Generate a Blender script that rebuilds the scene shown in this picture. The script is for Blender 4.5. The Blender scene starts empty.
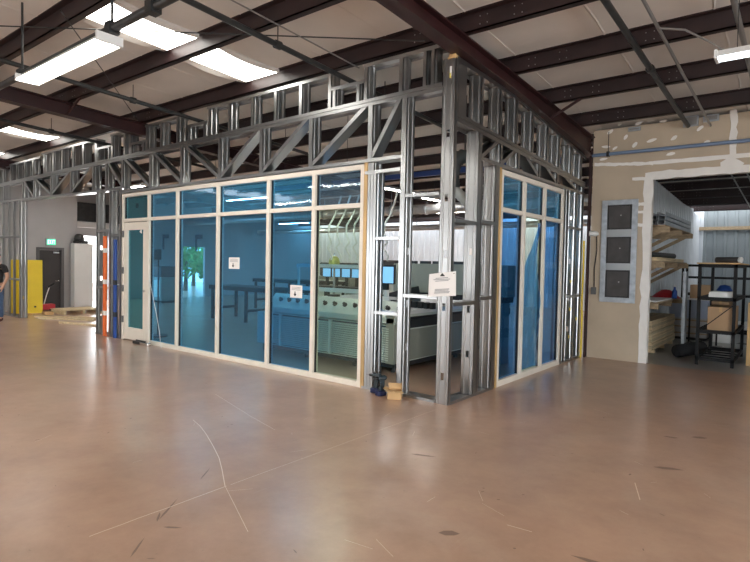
import bpy, math, random
from mathutils import Vector, Matrix
random.seed(7)
S = 1.15                      # one drawing unit in metres
sc = bpy.context.scene
col = sc.collection
PI = math.pi

# ------------------------------------------------------------------ materials
def newmat(name):
    m = bpy.data.materials.new(name); m.use_nodes = True
    return m, m.node_tree.nodes, m.node_tree.links, m.node_tree.nodes['Principled BSDF']
def mat(name, c, rough=.5, metal=0., var=0., scale=6., bump=0., bscale=40., spec=.5, emit=None, estr=0., stretch=None, rvar=0., coat=0.):
    m, N, L, b = newmat(name)
    b.inputs['Base Color'].default_value = (*c, 1)
    b.inputs['Roughness'].default_value = rough
    b.inputs['Metallic'].default_value = metal
    b.inputs['Specular IOR Level'].default_value = spec
    b.inputs['Coat Weight'].default_value = coat
    if emit:
        b.inputs['Emission Color'].default_value = (*emit, 1); b.inputs['Emission Strength'].default_value = estr
    if var or bump or rvar:
        tc = N.new('ShaderNodeTexCoord'); mp = N.new('ShaderNodeMapping'); L.new(tc.outputs['Object'], mp.inputs[0])
        if stretch: mp.inputs['Scale'].default_value = stretch
    if var or rvar:
        n = N.new('ShaderNodeTexNoise'); n.inputs['Scale'].default_value = scale; n.inputs['Detail'].default_value = 6
        L.new(mp.outputs[0], n.inputs['Vector'])
        if var:
            r = N.new('ShaderNodeValToRGB'); L.new(n.outputs[0], r.inputs[0])
            r.color_ramp.elements[0].position = .3; r.color_ramp.elements[1].position = .7
            r.color_ramp.elements[0].color = (*[max(0, x*(1-var)) for x in c], 1)
            r.color_ramp.elements[1].color = (*[min(1, x*(1+var)) for x in c], 1)
            L.new(r.outputs[0], b.inputs['Base Color'])
        if rvar:
            mr = N.new('ShaderNodeMapRange'); L.new(n.outputs[0], mr.inputs[0])
            mr.inputs[1].default_value = .3; mr.inputs[2].default_value = .7
            mr.inputs[3].default_value = max(.02, rough-rvar); mr.inputs[4].default_value = rough+rvar
            L.new(mr.outputs[0], b.inputs['Roughness'])
    if bump:
        n2 = N.new('ShaderNodeTexNoise'); n2.inputs['Scale'].default_value = bscale; n2.inputs['Detail'].default_value = 4
        L.new(mp.outputs[0], n2.inputs['Vector'])
        bp = N.new('ShaderNodeBump'); bp.inputs['Strength'].default_value = bump; bp.inputs['Distance'].default_value = .02
        L.new(n2.outputs[0], bp.inputs['Height']); L.new(bp.outputs[0], b.inputs['Normal'])
    return m
def glassmat(name, tint, dif=0., dcol=(1, 1, 1), f0=.05, rough=.02, bump=0.):
    m = bpy.data.materials.new(name); m.use_nodes = True
    N, L = m.node_tree.nodes, m.node_tree.links
    N.clear(); out = N.new('ShaderNodeOutputMaterial')
    tr = N.new('ShaderNodeBsdfTransparent'); tr.inputs[0].default_value = (*tint, 1)
    gl = N.new('ShaderNodeBsdfGlossy'); gl.inputs['Roughness'].default_value = rough
    df = N.new('ShaderNodeBsdfDiffuse'); df.inputs[0].default_value = (*dcol, 1)
    m1 = N.new('ShaderNodeMixShader'); m1.inputs[0].default_value = dif
    L.new(tr.outputs[0], m1.inputs[1]); L.new(df.outputs[0], m1.inputs[2])
    lw = N.new('ShaderNodeLayerWeight'); lw.inputs[0].default_value = .5
    pw = N.new('ShaderNodeMath'); pw.operation = 'POWER'; pw.inputs[1].default_value = 5.; L.new(lw.outputs['Facing'], pw.inputs[0])
    ma = N.new('ShaderNodeMath'); ma.operation = 'MULTIPLY_ADD'; ma.inputs[1].default_value = .6; ma.inputs[2].default_value = f0
    L.new(pw.outputs[0], ma.inputs[0])
    m2 = N.new('ShaderNodeMixShader'); L.new(ma.outputs[0], m2.inputs[0])
    L.new(m1.outputs[0], m2.inputs[1]); L.new(gl.outputs[0], m2.inputs[2]); L.new(m2.outputs[0], out.inputs[0])
    if bump:
        tc = N.new('ShaderNodeTexCoord'); n = N.new('ShaderNodeTexNoise'); n.inputs['Scale'].default_value = 3.5; n.inputs['Detail'].default_value = 3
        L.new(tc.outputs['Object'], n.inputs['Vector'])
        bp = N.new('ShaderNodeBump'); bp.inputs['Strength'].default_value = bump; bp.inputs['Distance'].default_value = .02
        L.new(n.outputs[0], bp.inputs['Height']); L.new(bp.outputs[0], gl.inputs['Normal'])
    return m
def emitmat(name, c, s):
    m = bpy.data.materials.new(name); m.use_nodes = True
    N, L = m.node_tree.nodes, m.node_tree.links
    N.clear(); out = N.new('ShaderNodeOutputMaterial'); e = N.new('ShaderNodeEmission')
    e.inputs[0].default_value = (*c, 1); e.inputs[1].default_value = s; L.new(e.outputs[0], out.inputs[0])
    return m

M = dict(
 galv=mat('galvanized steel', (.38, .385, .385), .28, .95, .05, .8),
 galvdull=mat('dull galvanized steel', (.40, .43, .46), .45, .6, .2, 9),
 maroon=mat('maroon red oxide steel', (.032, .0095, .010), .45, 0, .25, 4),
 maroondark=mat('dark maroon purlin steel', (.020, .0075, .0075), .5, 0, .25, 4),
 darksteel=mat('dark sprinkler pipe', (.035, .036, .036), .4, .3, .3, 6),
 greypipe=mat('grey conduit', (.30, .29, .28), .4, .6),
 vinyl=mat('white vinyl insulation facing', (.71, .675, .63), .55, 0, .06, 1.2, .25, 5),
 cream=mat('cream painted frame', (.80, .74, .64), .38, 0, .04, 5),
 wood=mat('plywood edge', (.55, .36, .16), .6, 0, .3, 12, stretch=(1, 1, .1)),
 oldwood=mat('weathered lumber', (.36, .27, .17), .7, 0, .25, 5, stretch=(3, .4, 6)),
 lumberb=mat('darker lumber', (.50, .42, .27), .7, 0, .25, 5, stretch=(3, .4, 6)),  # darker board tone, alternates with the pale one in the stack
 ribbedgrey=mat('grey ribbed metal', (.25, .285, .30), .45, .1, .05, 2),
 greyfloor=mat('grey unpainted concrete', (.30, .29, .27), .35, 0, .18, 1.5, rvar=.1),
 lumber=mat('pale lumber', (.66, .53, .33), .65, 0, .25, 5, stretch=(3, .4, 6)),
 drywall=mat('tan wall board', (.49, .40, .295), .75, 0, .07, 2.2),
 mud=mat('joint compound', (.84, .81, .76), .8, 0, .04, 6),
 grey=mat('grey wall paint', (.43, .42, .42), .6, 0, .03, 2),
 white=mat('white paint', (.78, .78, .76), .5, 0, .03, 3),
 doorpaint=mat('charcoal door paint', (.045, .040, .040), .45),
 doorframe=mat('grey door frame paint', (.12, .115, .115), .5),
 ribbed=mat('white ribbed metal', (.72, .76, .80), .4, .1, .05, 2),
 yellow=mat('yellow board', (.86, .63, .02), .5, 0, .04, 3),
 black=mat('black plastic', (.012, .012, .013), .4),
 blackm=mat('black painted steel', (.006, .006, .007), .6, spec=.3),
 dark=mat('dark rubber', (.02, .02, .02), .7),
 chrome=mat('chrome', (.75, .75, .75), .15, 1),
 red=mat('red plastic', (.45, .03, .04), .45),
 orange=mat('orange level', (.85, .16, .03), .5),
 blue=mat('blue plastic', (.02, .08, .35), .45),
 navy=mat('navy tool body', (.012, .022, .085), .4),
 teal=mat('dark teal tool grip', (.02, .035, .045), .5),
 card=mat('brown cardboard', (.42, .27, .15), .75, 0, .08, 3),
 cardlight=mat('light cardboard', (.56, .36, .17), .75, 0, .12, 6),
 paper=mat('white paper', (.86, .83, .80), .7),
 ink=mat('grey print', (.30, .30, .31), .7),
 sticker=mat('yellow sticker', (.85, .70, .15), .6),
 machine=mat('pale green grey machine paint', (.56, .60, .53), .4, 0, .04, 2),
 machgrey=mat('grey green machine cover', (.25, .26, .215), .45, 0, .04, 2),
 machdark=mat('machine slot black', (.015, .016, .017), .5),
 tabletop=mat('white laminate top', (.75, .75, .74), .3),
 screen=mat('lit screen', (.1, .3, .5), .2, emit=(.25, .55, 1.), estr=.6),
 lampwhite=mat('white enamel', (.8, .8, .78), .35),
 tubelight=emitmat('fluorescent tube', (1., .97, .90), 26.),
 tubehall=emitmat('bright hall fluorescent tube', (1., .97, .92), 38.),
 storefill=emitmat('added storage room glow', (.85, .94, 1.), 15.),  # glow of the added storage room lamp
 tubecool=emitmat('cool fluorescent tube', (.78, .92, 1.), 7.),
 skylight=emitmat('skylight panel lit by the sky', (1., .97, .90), 8.),
 exitgreen=emitmat('exit sign green', (.05, .80, .33), 1.3),
 exitletters=emitmat('exit letters', (.75, 1., .85), 2.0),
 filmtop=glassmat('transom glass with blue film', (.42, .73, .92), .20, (.10, .44, .68), .08, .03, .05),
 filmdark=glassmat('glass with deep blue film', (.32, .60, .88), .03, (.08, .32, .60), .05, .03, .08),
 film=glassmat('glass with blue film', (.37, .70, .91), .065, (.10, .42, .66), .07, .03, .08),
 filmteal=glassmat('glass with teal blue film', (.32, .70, .80), .05, (.10, .42, .52), .06, .03, .08),
 filmpale=glassmat('glass with pale blue film', (.56, .74, .88), .10, (.35, .50, .62), .06, .03, .08),
 clear=glassmat('clear glass', (.86, .94, .88), .02, (.6, .7, .6), .04),
 loosefilm=glassmat('loose blue film', (.20, .52, .90), .16, (.06, .30, .75), .10, .12),
 hose=mat('pale flexible hose', (.62, .64, .60), .5),
 duct=mat('spiral duct', (.50, .52, .53), .35, .7, .1, 6),
 flex=mat('dark flexible duct', (.09, .10, .10), .5, .3),
 tank=mat('yellow green tank', (.42, .44, .10), .4),
 bluebeam=mat('blue painted rail', (.015, .05, .20), .45),
 bluepipe=mat('blue grey pipe', (.17, .24, .36), .4, .2),
 yellowhose=mat('yellow hose', (.75, .55, .03), .45),
 skin=mat('skin', (.52, .30, .20), .55),
 shirt=mat('black cotton', (.012, .012, .014), .85),
 jeans=mat('blue denim', (.05, .09, .17), .85, 0, .2, 20),
 boot=mat('brown red boots', (.10, .025, .018), .6),
 hair=mat('dark hair', (.03, .02, .015), .8),
 leaf=mat('leaves', (.16, .36, .09), .6, 0, .4, 2),
 bark=mat('bark', (.10, .07, .04), .9),
 asphalt=mat('outside concrete', (.55, .55, .53), .9, 0, .1, 1),
 panel=mat('dark grey brown panel', (.06, .055, .053), .6, 0, .2, 5),
 cord=mat('white cord', (.75, .75, .73), .5),
 bluegreen=mat('grey blue foam sheet', (.40, .46, .58), .6),
)

def floormat():
    m, N, L, b = newmat('polished concrete floor')
    tc = N.new('ShaderNodeTexCoord')
    def noise(scale, det=6, rough=.55, stretch=None, dist=0.):
        n = N.new('ShaderNodeTexNoise'); n.inputs['Scale'].default_value = scale; n.inputs['Detail'].default_value = det
        n.inputs['Roughness'].default_value = rough; n.inputs['Distortion'].default_value = dist
        if stretch:
            mp = N.new('ShaderNodeMapping'); mp.inputs['Scale'].default_value = stretch[:3]; mp.inputs['Rotation'].default_value = (0, 0, stretch[3])
            L.new(tc.outputs['Object'], mp.inputs[0]); L.new(mp.outputs[0], n.inputs['Vector'])
        else: L.new(tc.outputs['Object'], n.inputs['Vector'])
        return n.outputs[0]
    def ramp(src, stops):
        r = N.new('ShaderNodeValToRGB'); L.new(src, r.inputs[0])
        e = r.color_ramp.elements
        while len(e) < len(stops): e.new(.5)
        for i, (p, c) in enumerate(stops): e[i].position = p; e[i].color = (*c, 1)
        return r.outputs[0]
    def mix(mode, f, a, bb):
        x = N.new('ShaderNodeMix'); x.data_type = 'RGBA'; x.blend_type = mode
        if isinstance(f, float): x.inputs[0].default_value = f
        else: L.new(f, x.inputs[0])
        for i, v in ((6, a), (7, bb)):
            if isinstance(v, tuple): x.inputs[i].default_value = (*v, 1)
            else: L.new(v, x.inputs[i])
        return x.outputs[2]
    big = ramp(noise(.35, 3, .5, None, .2), [(.30, (.435, .266, .180)), (.50, (.455, .290, .200)), (.70, (.465, .316, .226))])
    med = ramp(noise(1.6, 12, .72, None, .0), [(.32, (.84, .82, .81)), (.68, (1.13, 1.14, 1.14))])
    c = mix('MULTIPLY', 1.0, big, med)
    blot = ramp(noise(.9, 8, .65, None, .5), [(.52, (0, 0, 0)), (.78, (1, 1, 1))])
    c = mix('MIX', mix('MULTIPLY', 1.0, blot, (.32, .32, .32)), c, (.56, .45, .35))
    stain = ramp(noise(2.6, 8, .65, (1, .45, 1, .7), .4), [(.66, (0, 0, 0)), (.76, (1, 1, 1))])
    c = mix('MIX', mix('MULTIPLY', 1.0, stain, (.40, .40, .40)), c, (.17, .115, .085))
    sp = ramp(noise(22, 2, .5), [(.74, (0, 0, 0)), (.77, (1, 1, 1))])
    c = mix('MIX', mix('MULTIPLY', 1.0, sp, (.4, .4, .4)), c, (.16, .11, .08))
    scr = ramp(noise(7, 5, .6, (7, .22, 1, .5), .3), [(.66, (0, 0, 0)), (.80, (1, 1, 1))])
    c = mix('MIX', mix('MULTIPLY', 1.0, scr, (.30, .30, .30)), c, (.60, .50, .40))
    L.new(c, b.inputs['Base Color'])
    r = N.new('ShaderNodeMapRange'); L.new(noise(1.1, 3, .5), r.inputs[0])
    r.inputs[1].default_value = .3; r.inputs[2].default_value = .7; r.inputs[3].default_value = .275; r.inputs[4].default_value = .34
    L.new(r.outputs[0], b.inputs['Roughness'])
    b.inputs['Specular IOR Level'].default_value = .5; b.inputs['Coat Weight'].default_value = .22; b.inputs['Coat Roughness'].default_value = .20
    bp = N.new('ShaderNodeBump'); bp.inputs['Strength'].default_value = .12; bp.inputs['Distance'].default_value = .02
    L.new(noise(3.0, 4), bp.inputs['Height']); L.new(bp.outputs[0], b.inputs['Normal'])
    return m
M['floor'] = floormat()
M['scuff'] = mat('dark floor scuff', (.22, .14, .10), .45)
M['crack'] = mat('pale crack filler', (.78, .67, .54), .6)

# ------------------------------------------------------------------ mesh builder
BASE = {}
class MB:
    def __init__(s): s.v = []; s.f = []; s.mi = []; s.cur = 0; s.smooth = []
    def add(s, vs, fs, sm=False):
        o = len(s.v); s.v += [tuple(v) for v in vs]
        for f in fs: s.f.append([i+o for i in f]); s.mi.append(s.cur); s.smooth.append(sm)
        return s
    def slot(s, i): s.cur = i; return s
    def box(s, x0, x1, y0, y1, z0, z1):
        x0, x1 = sorted((x0, x1)); y0, y1 = sorted((y0, y1)); z0, z1 = sorted((z0, z1))
        return s.add([(x0,y0,z0),(x1,y0,z0),(x1,y1,z0),(x0,y1,z0),(x0,y0,z1),(x1,y0,z1),(x1,y1,z1),(x0,y1,z1)],
                     [(0,3,2,1),(4,5,6,7),(0,1,5,4),(1,2,6,5),(2,3,7,6),(3,0,4,7)])
    def hexa(s, lo, hi):
        return s.add(list(lo)+list(hi), [(0,3,2,1),(4,5,6,7),(0,1,5,4),(1,2,6,5),(2,3,7,6),(3,0,4,7)])
    def bar(s, p0, p1, u, v, wu, wv):
        p0, p1, u, v = Vector(p0), Vector(p1), Vector(u).normalized(), Vector(v).normalized()
        q = [(-1,-1),(1,-1),(1,1),(-1,1)]
        return s.hexa([p0+u*a*wu/2+v*b*wv/2 for a, b in q], [p1+u*a*wu/2+v*b*wv/2 for a, b in q])
    def prism(s, p0, p1, u, v, poly):
        p0, p1, u, v = Vector(p0), Vector(p1), Vector(u).normalized(), Vector(v).normalized(); n = len(poly)
        vs = [p0+u*a+v*b for a, b in poly]+[p1+u*a+v*b for a, b in poly]
        return s.add(vs, [tuple(range(n))[::-1], tuple(range(n, 2*n))]+[(i, (i+1) % n, (i+1) % n+n, i+n) for i in range(n)])
    def tube(s, path, r, n=8, caps=True):
        P = [Vector(p) for p in path]; rings = []; prev = None
        for i, p in enumerate(P):
            t = (P[min(i+1, len(P)-1)]-P[max(i-1, 0)]).normalized()
            if prev is None:
                a = Vector((0, 0, 1)) if abs(t.z) < .9 else Vector((1, 0, 0)); u = t.cross(a).normalized()
            else: u = (prev-t*prev.dot(t)).normalized()
            prev = u; w = t.cross(u); rr = r[i] if isinstance(r, (list, tuple)) else r
            rings.append([p+u*math.cos(2*PI*k/n)*rr+w*math.sin(2*PI*k/n)*rr for k in range(n)])
        vs = [q for R in rings for q in R]; fs = []
        for i in range(len(P)-1):
            for k in range(n):
                k2 = (k+1) % n; fs.append((i*n+k, i*n+k2, (i+1)*n+k2, (i+1)*n+k))
        s.add(vs, fs, True)
        if caps: s.add(rings[0], [tuple(range(n))[::-1]]); s.add(rings[-1], [tuple(range(n))])
        return s
    def cyl(s, p0, p1, r, n=12): return s.tube([p0, p1], r, n)
    def lathe(s, prof, c, n=20):
        vs = []; fs = []
        for r, z in prof:
            for k in range(n): vs.append((c[0]+r*math.cos(2*PI*k/n), c[1]+r*math.sin(2*PI*k/n), c[2]+z))
        for i in range(len(prof)-1):
            for k in range(n):
                k2 = (k+1) % n; fs.append((i*n+k, i*n+k2, (i+1)*n+k2, (i+1)*n+k))
        return s.add(vs, fs, True)
    def build(s, name, m, parent=None, bevel=0., sub=None):
        me = bpy.data.meshes.new(name); o = bpy.data.objects.new(name, me); col.objects.link(o)
        b = BASE.get(parent.name, Vector((0, 0, 0))) if parent else Vector((0, 0, 0))
        if not parent and s.v and name not in ('floor', 'ceiling'):
            xs = [v[0] for v in s.v]; ys = [v[1] for v in s.v]; zs = [v[2] for v in s.v]
            b = Vector(((min(xs)+max(xs))/2, (min(ys)+max(ys))/2, min(zs)))
            o.location = b*S
        BASE[o.name] = b
        me.from_pydata([tuple((Vector(v)-b)*S) for v in s.v], [], s.f)
        for x in (m if isinstance(m, (list, tuple)) else [m]): me.materials.append(M[x])
        me.polygons.foreach_set('material_index', s.mi); me.polygons.foreach_set('use_smooth', s.smooth)
        me.update()
        if parent:
            o.parent = parent
            if sub: o.parent = sub
        if bevel:
            md = o.modifiers.new('bevel', 'BEVEL'); md.width = bevel*S; md.segments = 2; md.limit_method = 'ANGLE'
        return o
def tag(o, label, cat, group=None):
    o['label'] = label; o['category'] = cat
    if group: o['group'] = group
    return o
def thing(name, label, cat, base, group=None):
    o = bpy.data.objects.new(name, None); col.objects.link(o); o.empty_display_size = .1
    BASE[o.name] = Vector(base); o.location = Vector(base)*S
    return tag(o, label, cat, group)
def struct(o): o['kind'] = 'structure'; return o
def B(*a): return MB().box(*a)
def copy_thing(src, loc, label, group=None):
    c = src.copy(); col.objects.link(c); c.location = Vector(loc)*S; c['label'] = label; BASE[c.name] = Vector(loc)
    if group: c['group'] = group
    for ch in list(src.children):
        d = ch.copy(); col.objects.link(d); d.parent = c
        for g in list(ch.children):
            e = g.copy(); col.objects.link(e); e.parent = d
    return c

# ------------------------------------------------------------------ roof numbers
zb = lambda y: 3.905-.05*y            # underside of the purlins
zc = lambda y: zb(y)+.19              # insulation facing
XL, XR, YN, YF, YT = -16.6, 9., -13., 14.5, 4.4185
PY = [-10*1.235+1.235*k for k in range(0, 22)]

# ------------------------------------------------------------------ floor
f = MB(); f.add([(XL-14, YN-4, 0), (XR+3, YN-4, 0), (XR+3, YF+2, 0), (XL-14, YF+2, 0)], [(0, 1, 2, 3)])
def crack(pts, w):
    w *= 1.0
    f.slot(1)
    for (x0, y0), (x1, y1) in zip(pts, pts[1:]):
        d = Vector((x1-x0, y1-y0, 0)); n = Vector((-d.y, d.x, 0)).normalized()*w/2
        a, b_ = Vector((x0, y0, .0012)), Vector((x1, y1, .0012))
        f.add([a-n, b_-n, b_+n, a+n], [(0, 1, 2, 3)])
rr = random.Random(3)
def wob(p, q, n, a): return [(p[0]+(q[0]-p[0])*i/n+rr.uniform(-a, a)*(0 < i < n), p[1]+(q[1]-p[1])*i/n+rr.uniform(-a, a)*(0 < i < n)) for i in range(n+1)]
crack(wob((-.015, -3.72), (-.015, -2.83), 10, .003), .0055)
crack(wob((-.012, -2.80), (-.006, -.25), 9, .003), .0035)
crack([(-1.506, -2.106), (-1.297, -2.172), (-1.06, -2.271), (-.755, -2.415), (-.491, -2.547), (-.274, -2.678), (-.025, -2.836)], .006)
crack([(-.025, -2.836), (.297, -2.992), (.589, -3.134)], .0032)
crack([(-2.208, -1.365), (-1.223, -1.664), (-.708, -1.799)], .004)
crack([(2.073, -.93), (2.169, -1.213)], .006); crack([(1.655, -2.107), (1.8, -2.092)], .005)
for i in range(34):
    x, y = rr.uniform(-2, 3), rr.uniform(-3.6, 1.2); a = rr.uniform(0, PI); l = rr.uniform(.04, .20)
    crack([(x, y), (x+l*math.cos(a), y+l*math.sin(a))], .0022)
f.slot(3)
def scuff(p, q, w):
    d = Vector((q[0]-p[0], q[1]-p[1], 0)); n_ = Vector((-d.y, d.x, 0)).normalized()*w/2; a, b_ = Vector((*p, .001)), Vector((*q, .001))
    f.add([a, a+d*.3-n_*rr.uniform(.6, 1.2), a+d*.7-n_*rr.uniform(.6, 1.2), b_, a+d*.65+n_*rr.uniform(.6, 1.2), a+d*.25+n_*rr.uniform(.6, 1.2)], [(0, 1, 2, 3, 4, 5)])
for p, q, w in (((-.235, -2.886), (-.37, -2.712), .012), ((.09, -3.377), (-.091, -3.142), .014), ((.104, -3.397), (.002, -3.319), .012), ((.355, -3.687), (.214, -3.53), .012), ((.184, -3.407), (.274, -3.344), .022), ((1.4, -2.45), (1.5, -2.38), .07), ((2.1, -.5), (2.3, -.42), .05), ((2.2, .55), (2.32, .62), .05), ((2.0, .40), (2.12, .44), .05), ((.55, -1.5), (.75, -1.42), .03), ((2.75, -1.9), (2.95, -1.86), .05), ((2.05, -2.2), (2.35, -2.17), .04)):
    scuff(p, q, w)
for i in range(60):
    x, y = rr.uniform(-3.5, 3.2), rr.uniform(-3.7, 1.5); a = rr.uniform(0, PI); l = rr.uniform(.012, .05); scuff((x, y), (x+l*math.cos(a), y+l*math.sin(a)), rr.uniform(.006, .016))
f.slot(2).add([(.1, YT+.02, .0015), (XR, YT+.02, .0015), (XR, YF, .0015), (.1, YF, .0015)], [(0, 1, 2, 3)])
struct(f.build('floor', ['floor', 'crack', 'greyfloor', 'scuff']))

# ------------------------------------------------------------------ ceiling with sagging insulation
c = MB(); xs = []; x = XL
while x < XR+.01: xs.append(x); x += .23
ys = []
for a, b_ in zip(PY, PY[1:]):
    for k in range(5): ys.append(a+(b_-a)*k/5)
ys = [y for y in ys if YN-.1 < y < YF+.1]
SKY = [(-3.38, -2.76, -2.40, -1.28), (-3.38, -2.74, -1.17, -.06), (-10.25, -9.6, -1.17, -.06), (-13.4, -12.8, -1.17, -.06)]
def inside(x, y): return any(a-.02 < x < b_+.02 and c0-.05 < y < d+.05 for a, b_, c0, d in SKY)
vs = []
for y in ys:
    ph = ((y-PY[0]) % 1.235)/1.235
    for i, x in enumerate(xs):
        sag = .035*math.sin(PI*ph)**.7*(1+.25*math.sin(x*2.1+y)) + (.010 if i % 4 == 0 else 0)*math.sin(PI*ph)
        vs.append((x, y, zc(y)-sag))
nx = len(xs); fs = []
for j in range(len(ys)-1):
    for i in range(nx-1): fs.append((j*nx+i, (j+1)*nx+i, (j+1)*nx+i+1, j*nx+i+1))
c.add(vs, fs, True)
def sagz(x, y):
    ph = ((y-PY[0]) % 1.235)/1.235
    return zc(y)-.035*math.sin(PI*ph)**.7*(1+.25*math.sin(x*2.1+y))
x = XL+.4; rs = random.Random(21)
while x < XR:
    for j, (ya, yb) in enumerate(zip(ys, ys[1:])):
        xa = x+.05*math.sin(PI*((ya-PY[0]) % 1.235)/1.235); xb = x+.05*math.sin(PI*(((yb-PY[0]) % 1.235) or 1.235)/1.235)
        if inside(xa, ya): continue
        for k in (0,):
            c.add([(xa+k-.014, ya, sagz(xa, ya)-.001), (xa+k, ya, sagz(xa, ya)-.008), (xa+k+.014, ya, sagz(xa, ya)-.001), (xb+k-.014, yb, sagz(xb, yb)-.001), (xb+k, yb, sagz(xb, yb)-.008), (xb+k+.014, yb, sagz(xb, yb)-.001)], [(0, 1, 4, 3), (1, 2, 5, 4)])
    x += 1.02
ceil = struct(c.build('ceiling', 'vinyl'))
for k, (a, b_, y0, y1) in enumerate(SKY):
    t = thing('roof_skylight', ['bright roof skylight panel beside the left fluorescent lamp, nearer the camera', 'bright roof skylight panel just in front of the stud wall top',
        'small bright skylight far left above the stud wall', 'farthest left bright skylight, mostly hidden by roof beams'][k], 'skylight', ((a+b_)/2, (y0+y1)/2, zc((y0+y1)/2)-.06), 'roof skylights')
    z0, z1 = zc(y0)-.055, zc(y1)-.055
    MB().hexa([(a, y0, z0), (b_, y0, z0), (b_, y1, z1), (a, y1, z1)], [(a, y0, z0+.012), (b_, y0, z0+.012), (b_, y1, z1+.012), (a, y1, z1+.012)]).build('lit_panel', 'skylight', t)
    for x0, x1 in ((a-.09, a), (b_, b_+.05)):
        n = 8; fr = MB()
        for i in range(n):
            ya, yb = y0+(y1-y0)*i/n, y0+(y1-y0)*(i+1)/n
            d0, d1 = .05*math.sin(PI*i/n), .05*math.sin(PI*(i+1)/n)
            fr.hexa([(x0, ya, zc(ya)-.05-d0), (x1, ya, zc(ya)-.06), (x1, yb, zc(yb)-.06), (x0, yb, zc(yb)-.05-d1)],
                    [(x0, ya, zc(ya)), (x1, ya, zc(ya)), (x1, yb, zc(yb)), (x0, yb, zc(yb))])
        fr.build('curled_edge', 'vinyl', t)

# ------------------------------------------------------------------ purlins, rafters
def purlin_label(k, y):
    i = round((y-0)/1.235)
    w = ['first', 'second', 'third', 'fourth', 'fifth', 'sixth', 'seventh', 'eighth', 'ninth', 'tenth', 'eleventh']
    if i == 0: return 'dark red steel roof purlin running just above the long stud wall top'
    if i > 0: return 'dark red steel roof purlin, %s one behind the long stud wall' % w[i-1]
    return 'dark red steel roof purlin, %s one in front of the long stud wall' % w[-i-1]
for k, y in enumerate(PY):
    if not (YN < y < YF): continue
    m = MB(); t = .012; w = .075; za = zb(y); zt = zc(y)
    m.box(XL, XR, y-t/2, y+t/2, za, zt)                                  # web
    m.box(XL, XR, y-t/2, y+w, za, za+t); m.box(XL, XR, y-w, y+t/2, zt-t-.004, zt-.004)
    m.box(XL, XR, y+w-t*.7, y+w, za, za+.03)
    o = m.build('roof_purlin', 'maroondark')
    if -3.8 < y < 14: 
        bl = MB()                                                        # lap bolts at the rafters
        for xr in (0.02, -6.4):
            for dx in (-.55, -.48, -.2, -.12, .25, .33, .62, .70):
                for dz in (.05, .13): bl.cyl((xr+dx, y-t/2-.006, za+dz), (xr+dx, y-t/2, za+dz), .006, 6)
        for xr in (1.55, 1.63, 2.5, 2.58):
            for dz in (.05, .13): bl.cyl((xr, y-t/2-.006, za+dz), (xr, y-t/2, za+dz), .006, 6)
        bl.build('lap_bolts', 'greypipe', o)['kind'] = 'stuff'
    tag(o, purlin_label(k, y), 'roof beam', 'roof purlins')
def rafter(x, wl, wr, dep, y0, y1, label, taper=0.):
    t = thing('roof_rafter', label, 'roof beam', (x, (y0+y1)/2, zb((y0+y1)/2)-dep), 'main roof rafters')
    za = lambda y: zb(y)-dep-taper*max(0, y-1.5)
    n = 6
    for nm in ('top_flange', 'web', 'bottom_flange'):
        m = MB()
        for i in range(n):
            a, b_ = y0+(y1-y0)*i/n, y0+(y1-y0)*(i+1)/n
            if nm == 'web': X0, X1, lo, hi = (wl+wr)/2-.012, (wl+wr)/2+.012, lambda y: za(y)+.016, lambda y: zb(y)-.018
            elif nm == 'top_flange': X0, X1, lo, hi = wl, wr, lambda y: zb(y)-.018, lambda y: zb(y)-.002
            else: X0, X1, lo, hi = wl, wr, lambda y: za(y), lambda y: za(y)+.016
            m.hexa([(x+X0, a, lo(a)), (x+X1, a, lo(a)), (x+X1, b_, lo(b_)), (x+X0, b_, lo(b_))], [(x+X0, a, hi(a)), (x+X1, a, hi(a)), (x+X1, b_, hi(b_)), (x+X0, b_, hi(b_))])
        m.build(nm, 'maroon', t)
    for y, sx in ((2.47, 1), (-1.235, -1), (-1.235, 1)):
        if y0 < y < y1:
            MB().bar((x+sx*.05, y, za(y)+.02), (x+sx*.50, y+.02, zb(y)+.02), (0, 1, 0), (-.5, 0, 1), .03, .03).build('flange_brace', 'maroon', t)
    return t
rafter(0.02, -.08, .08, .185, YN, 4.42, 'big dark red rafter crossing the top of the picture above the short side stud wall', .05)
rafter(-6.42, -.09, .09, .22, YN, YF, 'big dark red rafter at upper left crossing the long stud wall')
rafter(-12.9, -.09, .09, .22, YN, YF, 'dark red rafter far left beyond the skylight')
rafter(0.02, -.08, .08, .30, 4.62, YF, 'dark red rafter hidden in the hall behind the short side wall')
t = thing('steel_column', 'dark red steel column in the corner between stud wall and tan wall', 'column', (.04, 4.37, 0))
B(.045, .075, 4.40, 4.414, 0, 3.5).build('front_flange', 'maroon', t)
B(.055, .065, 4.33, 4.40, 0, 3.45).build('column_web', 'maroon', t)
B(.045, .075, 4.32, 4.33, 0, 3.45).build('rear_flange', 'maroon', t)

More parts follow.
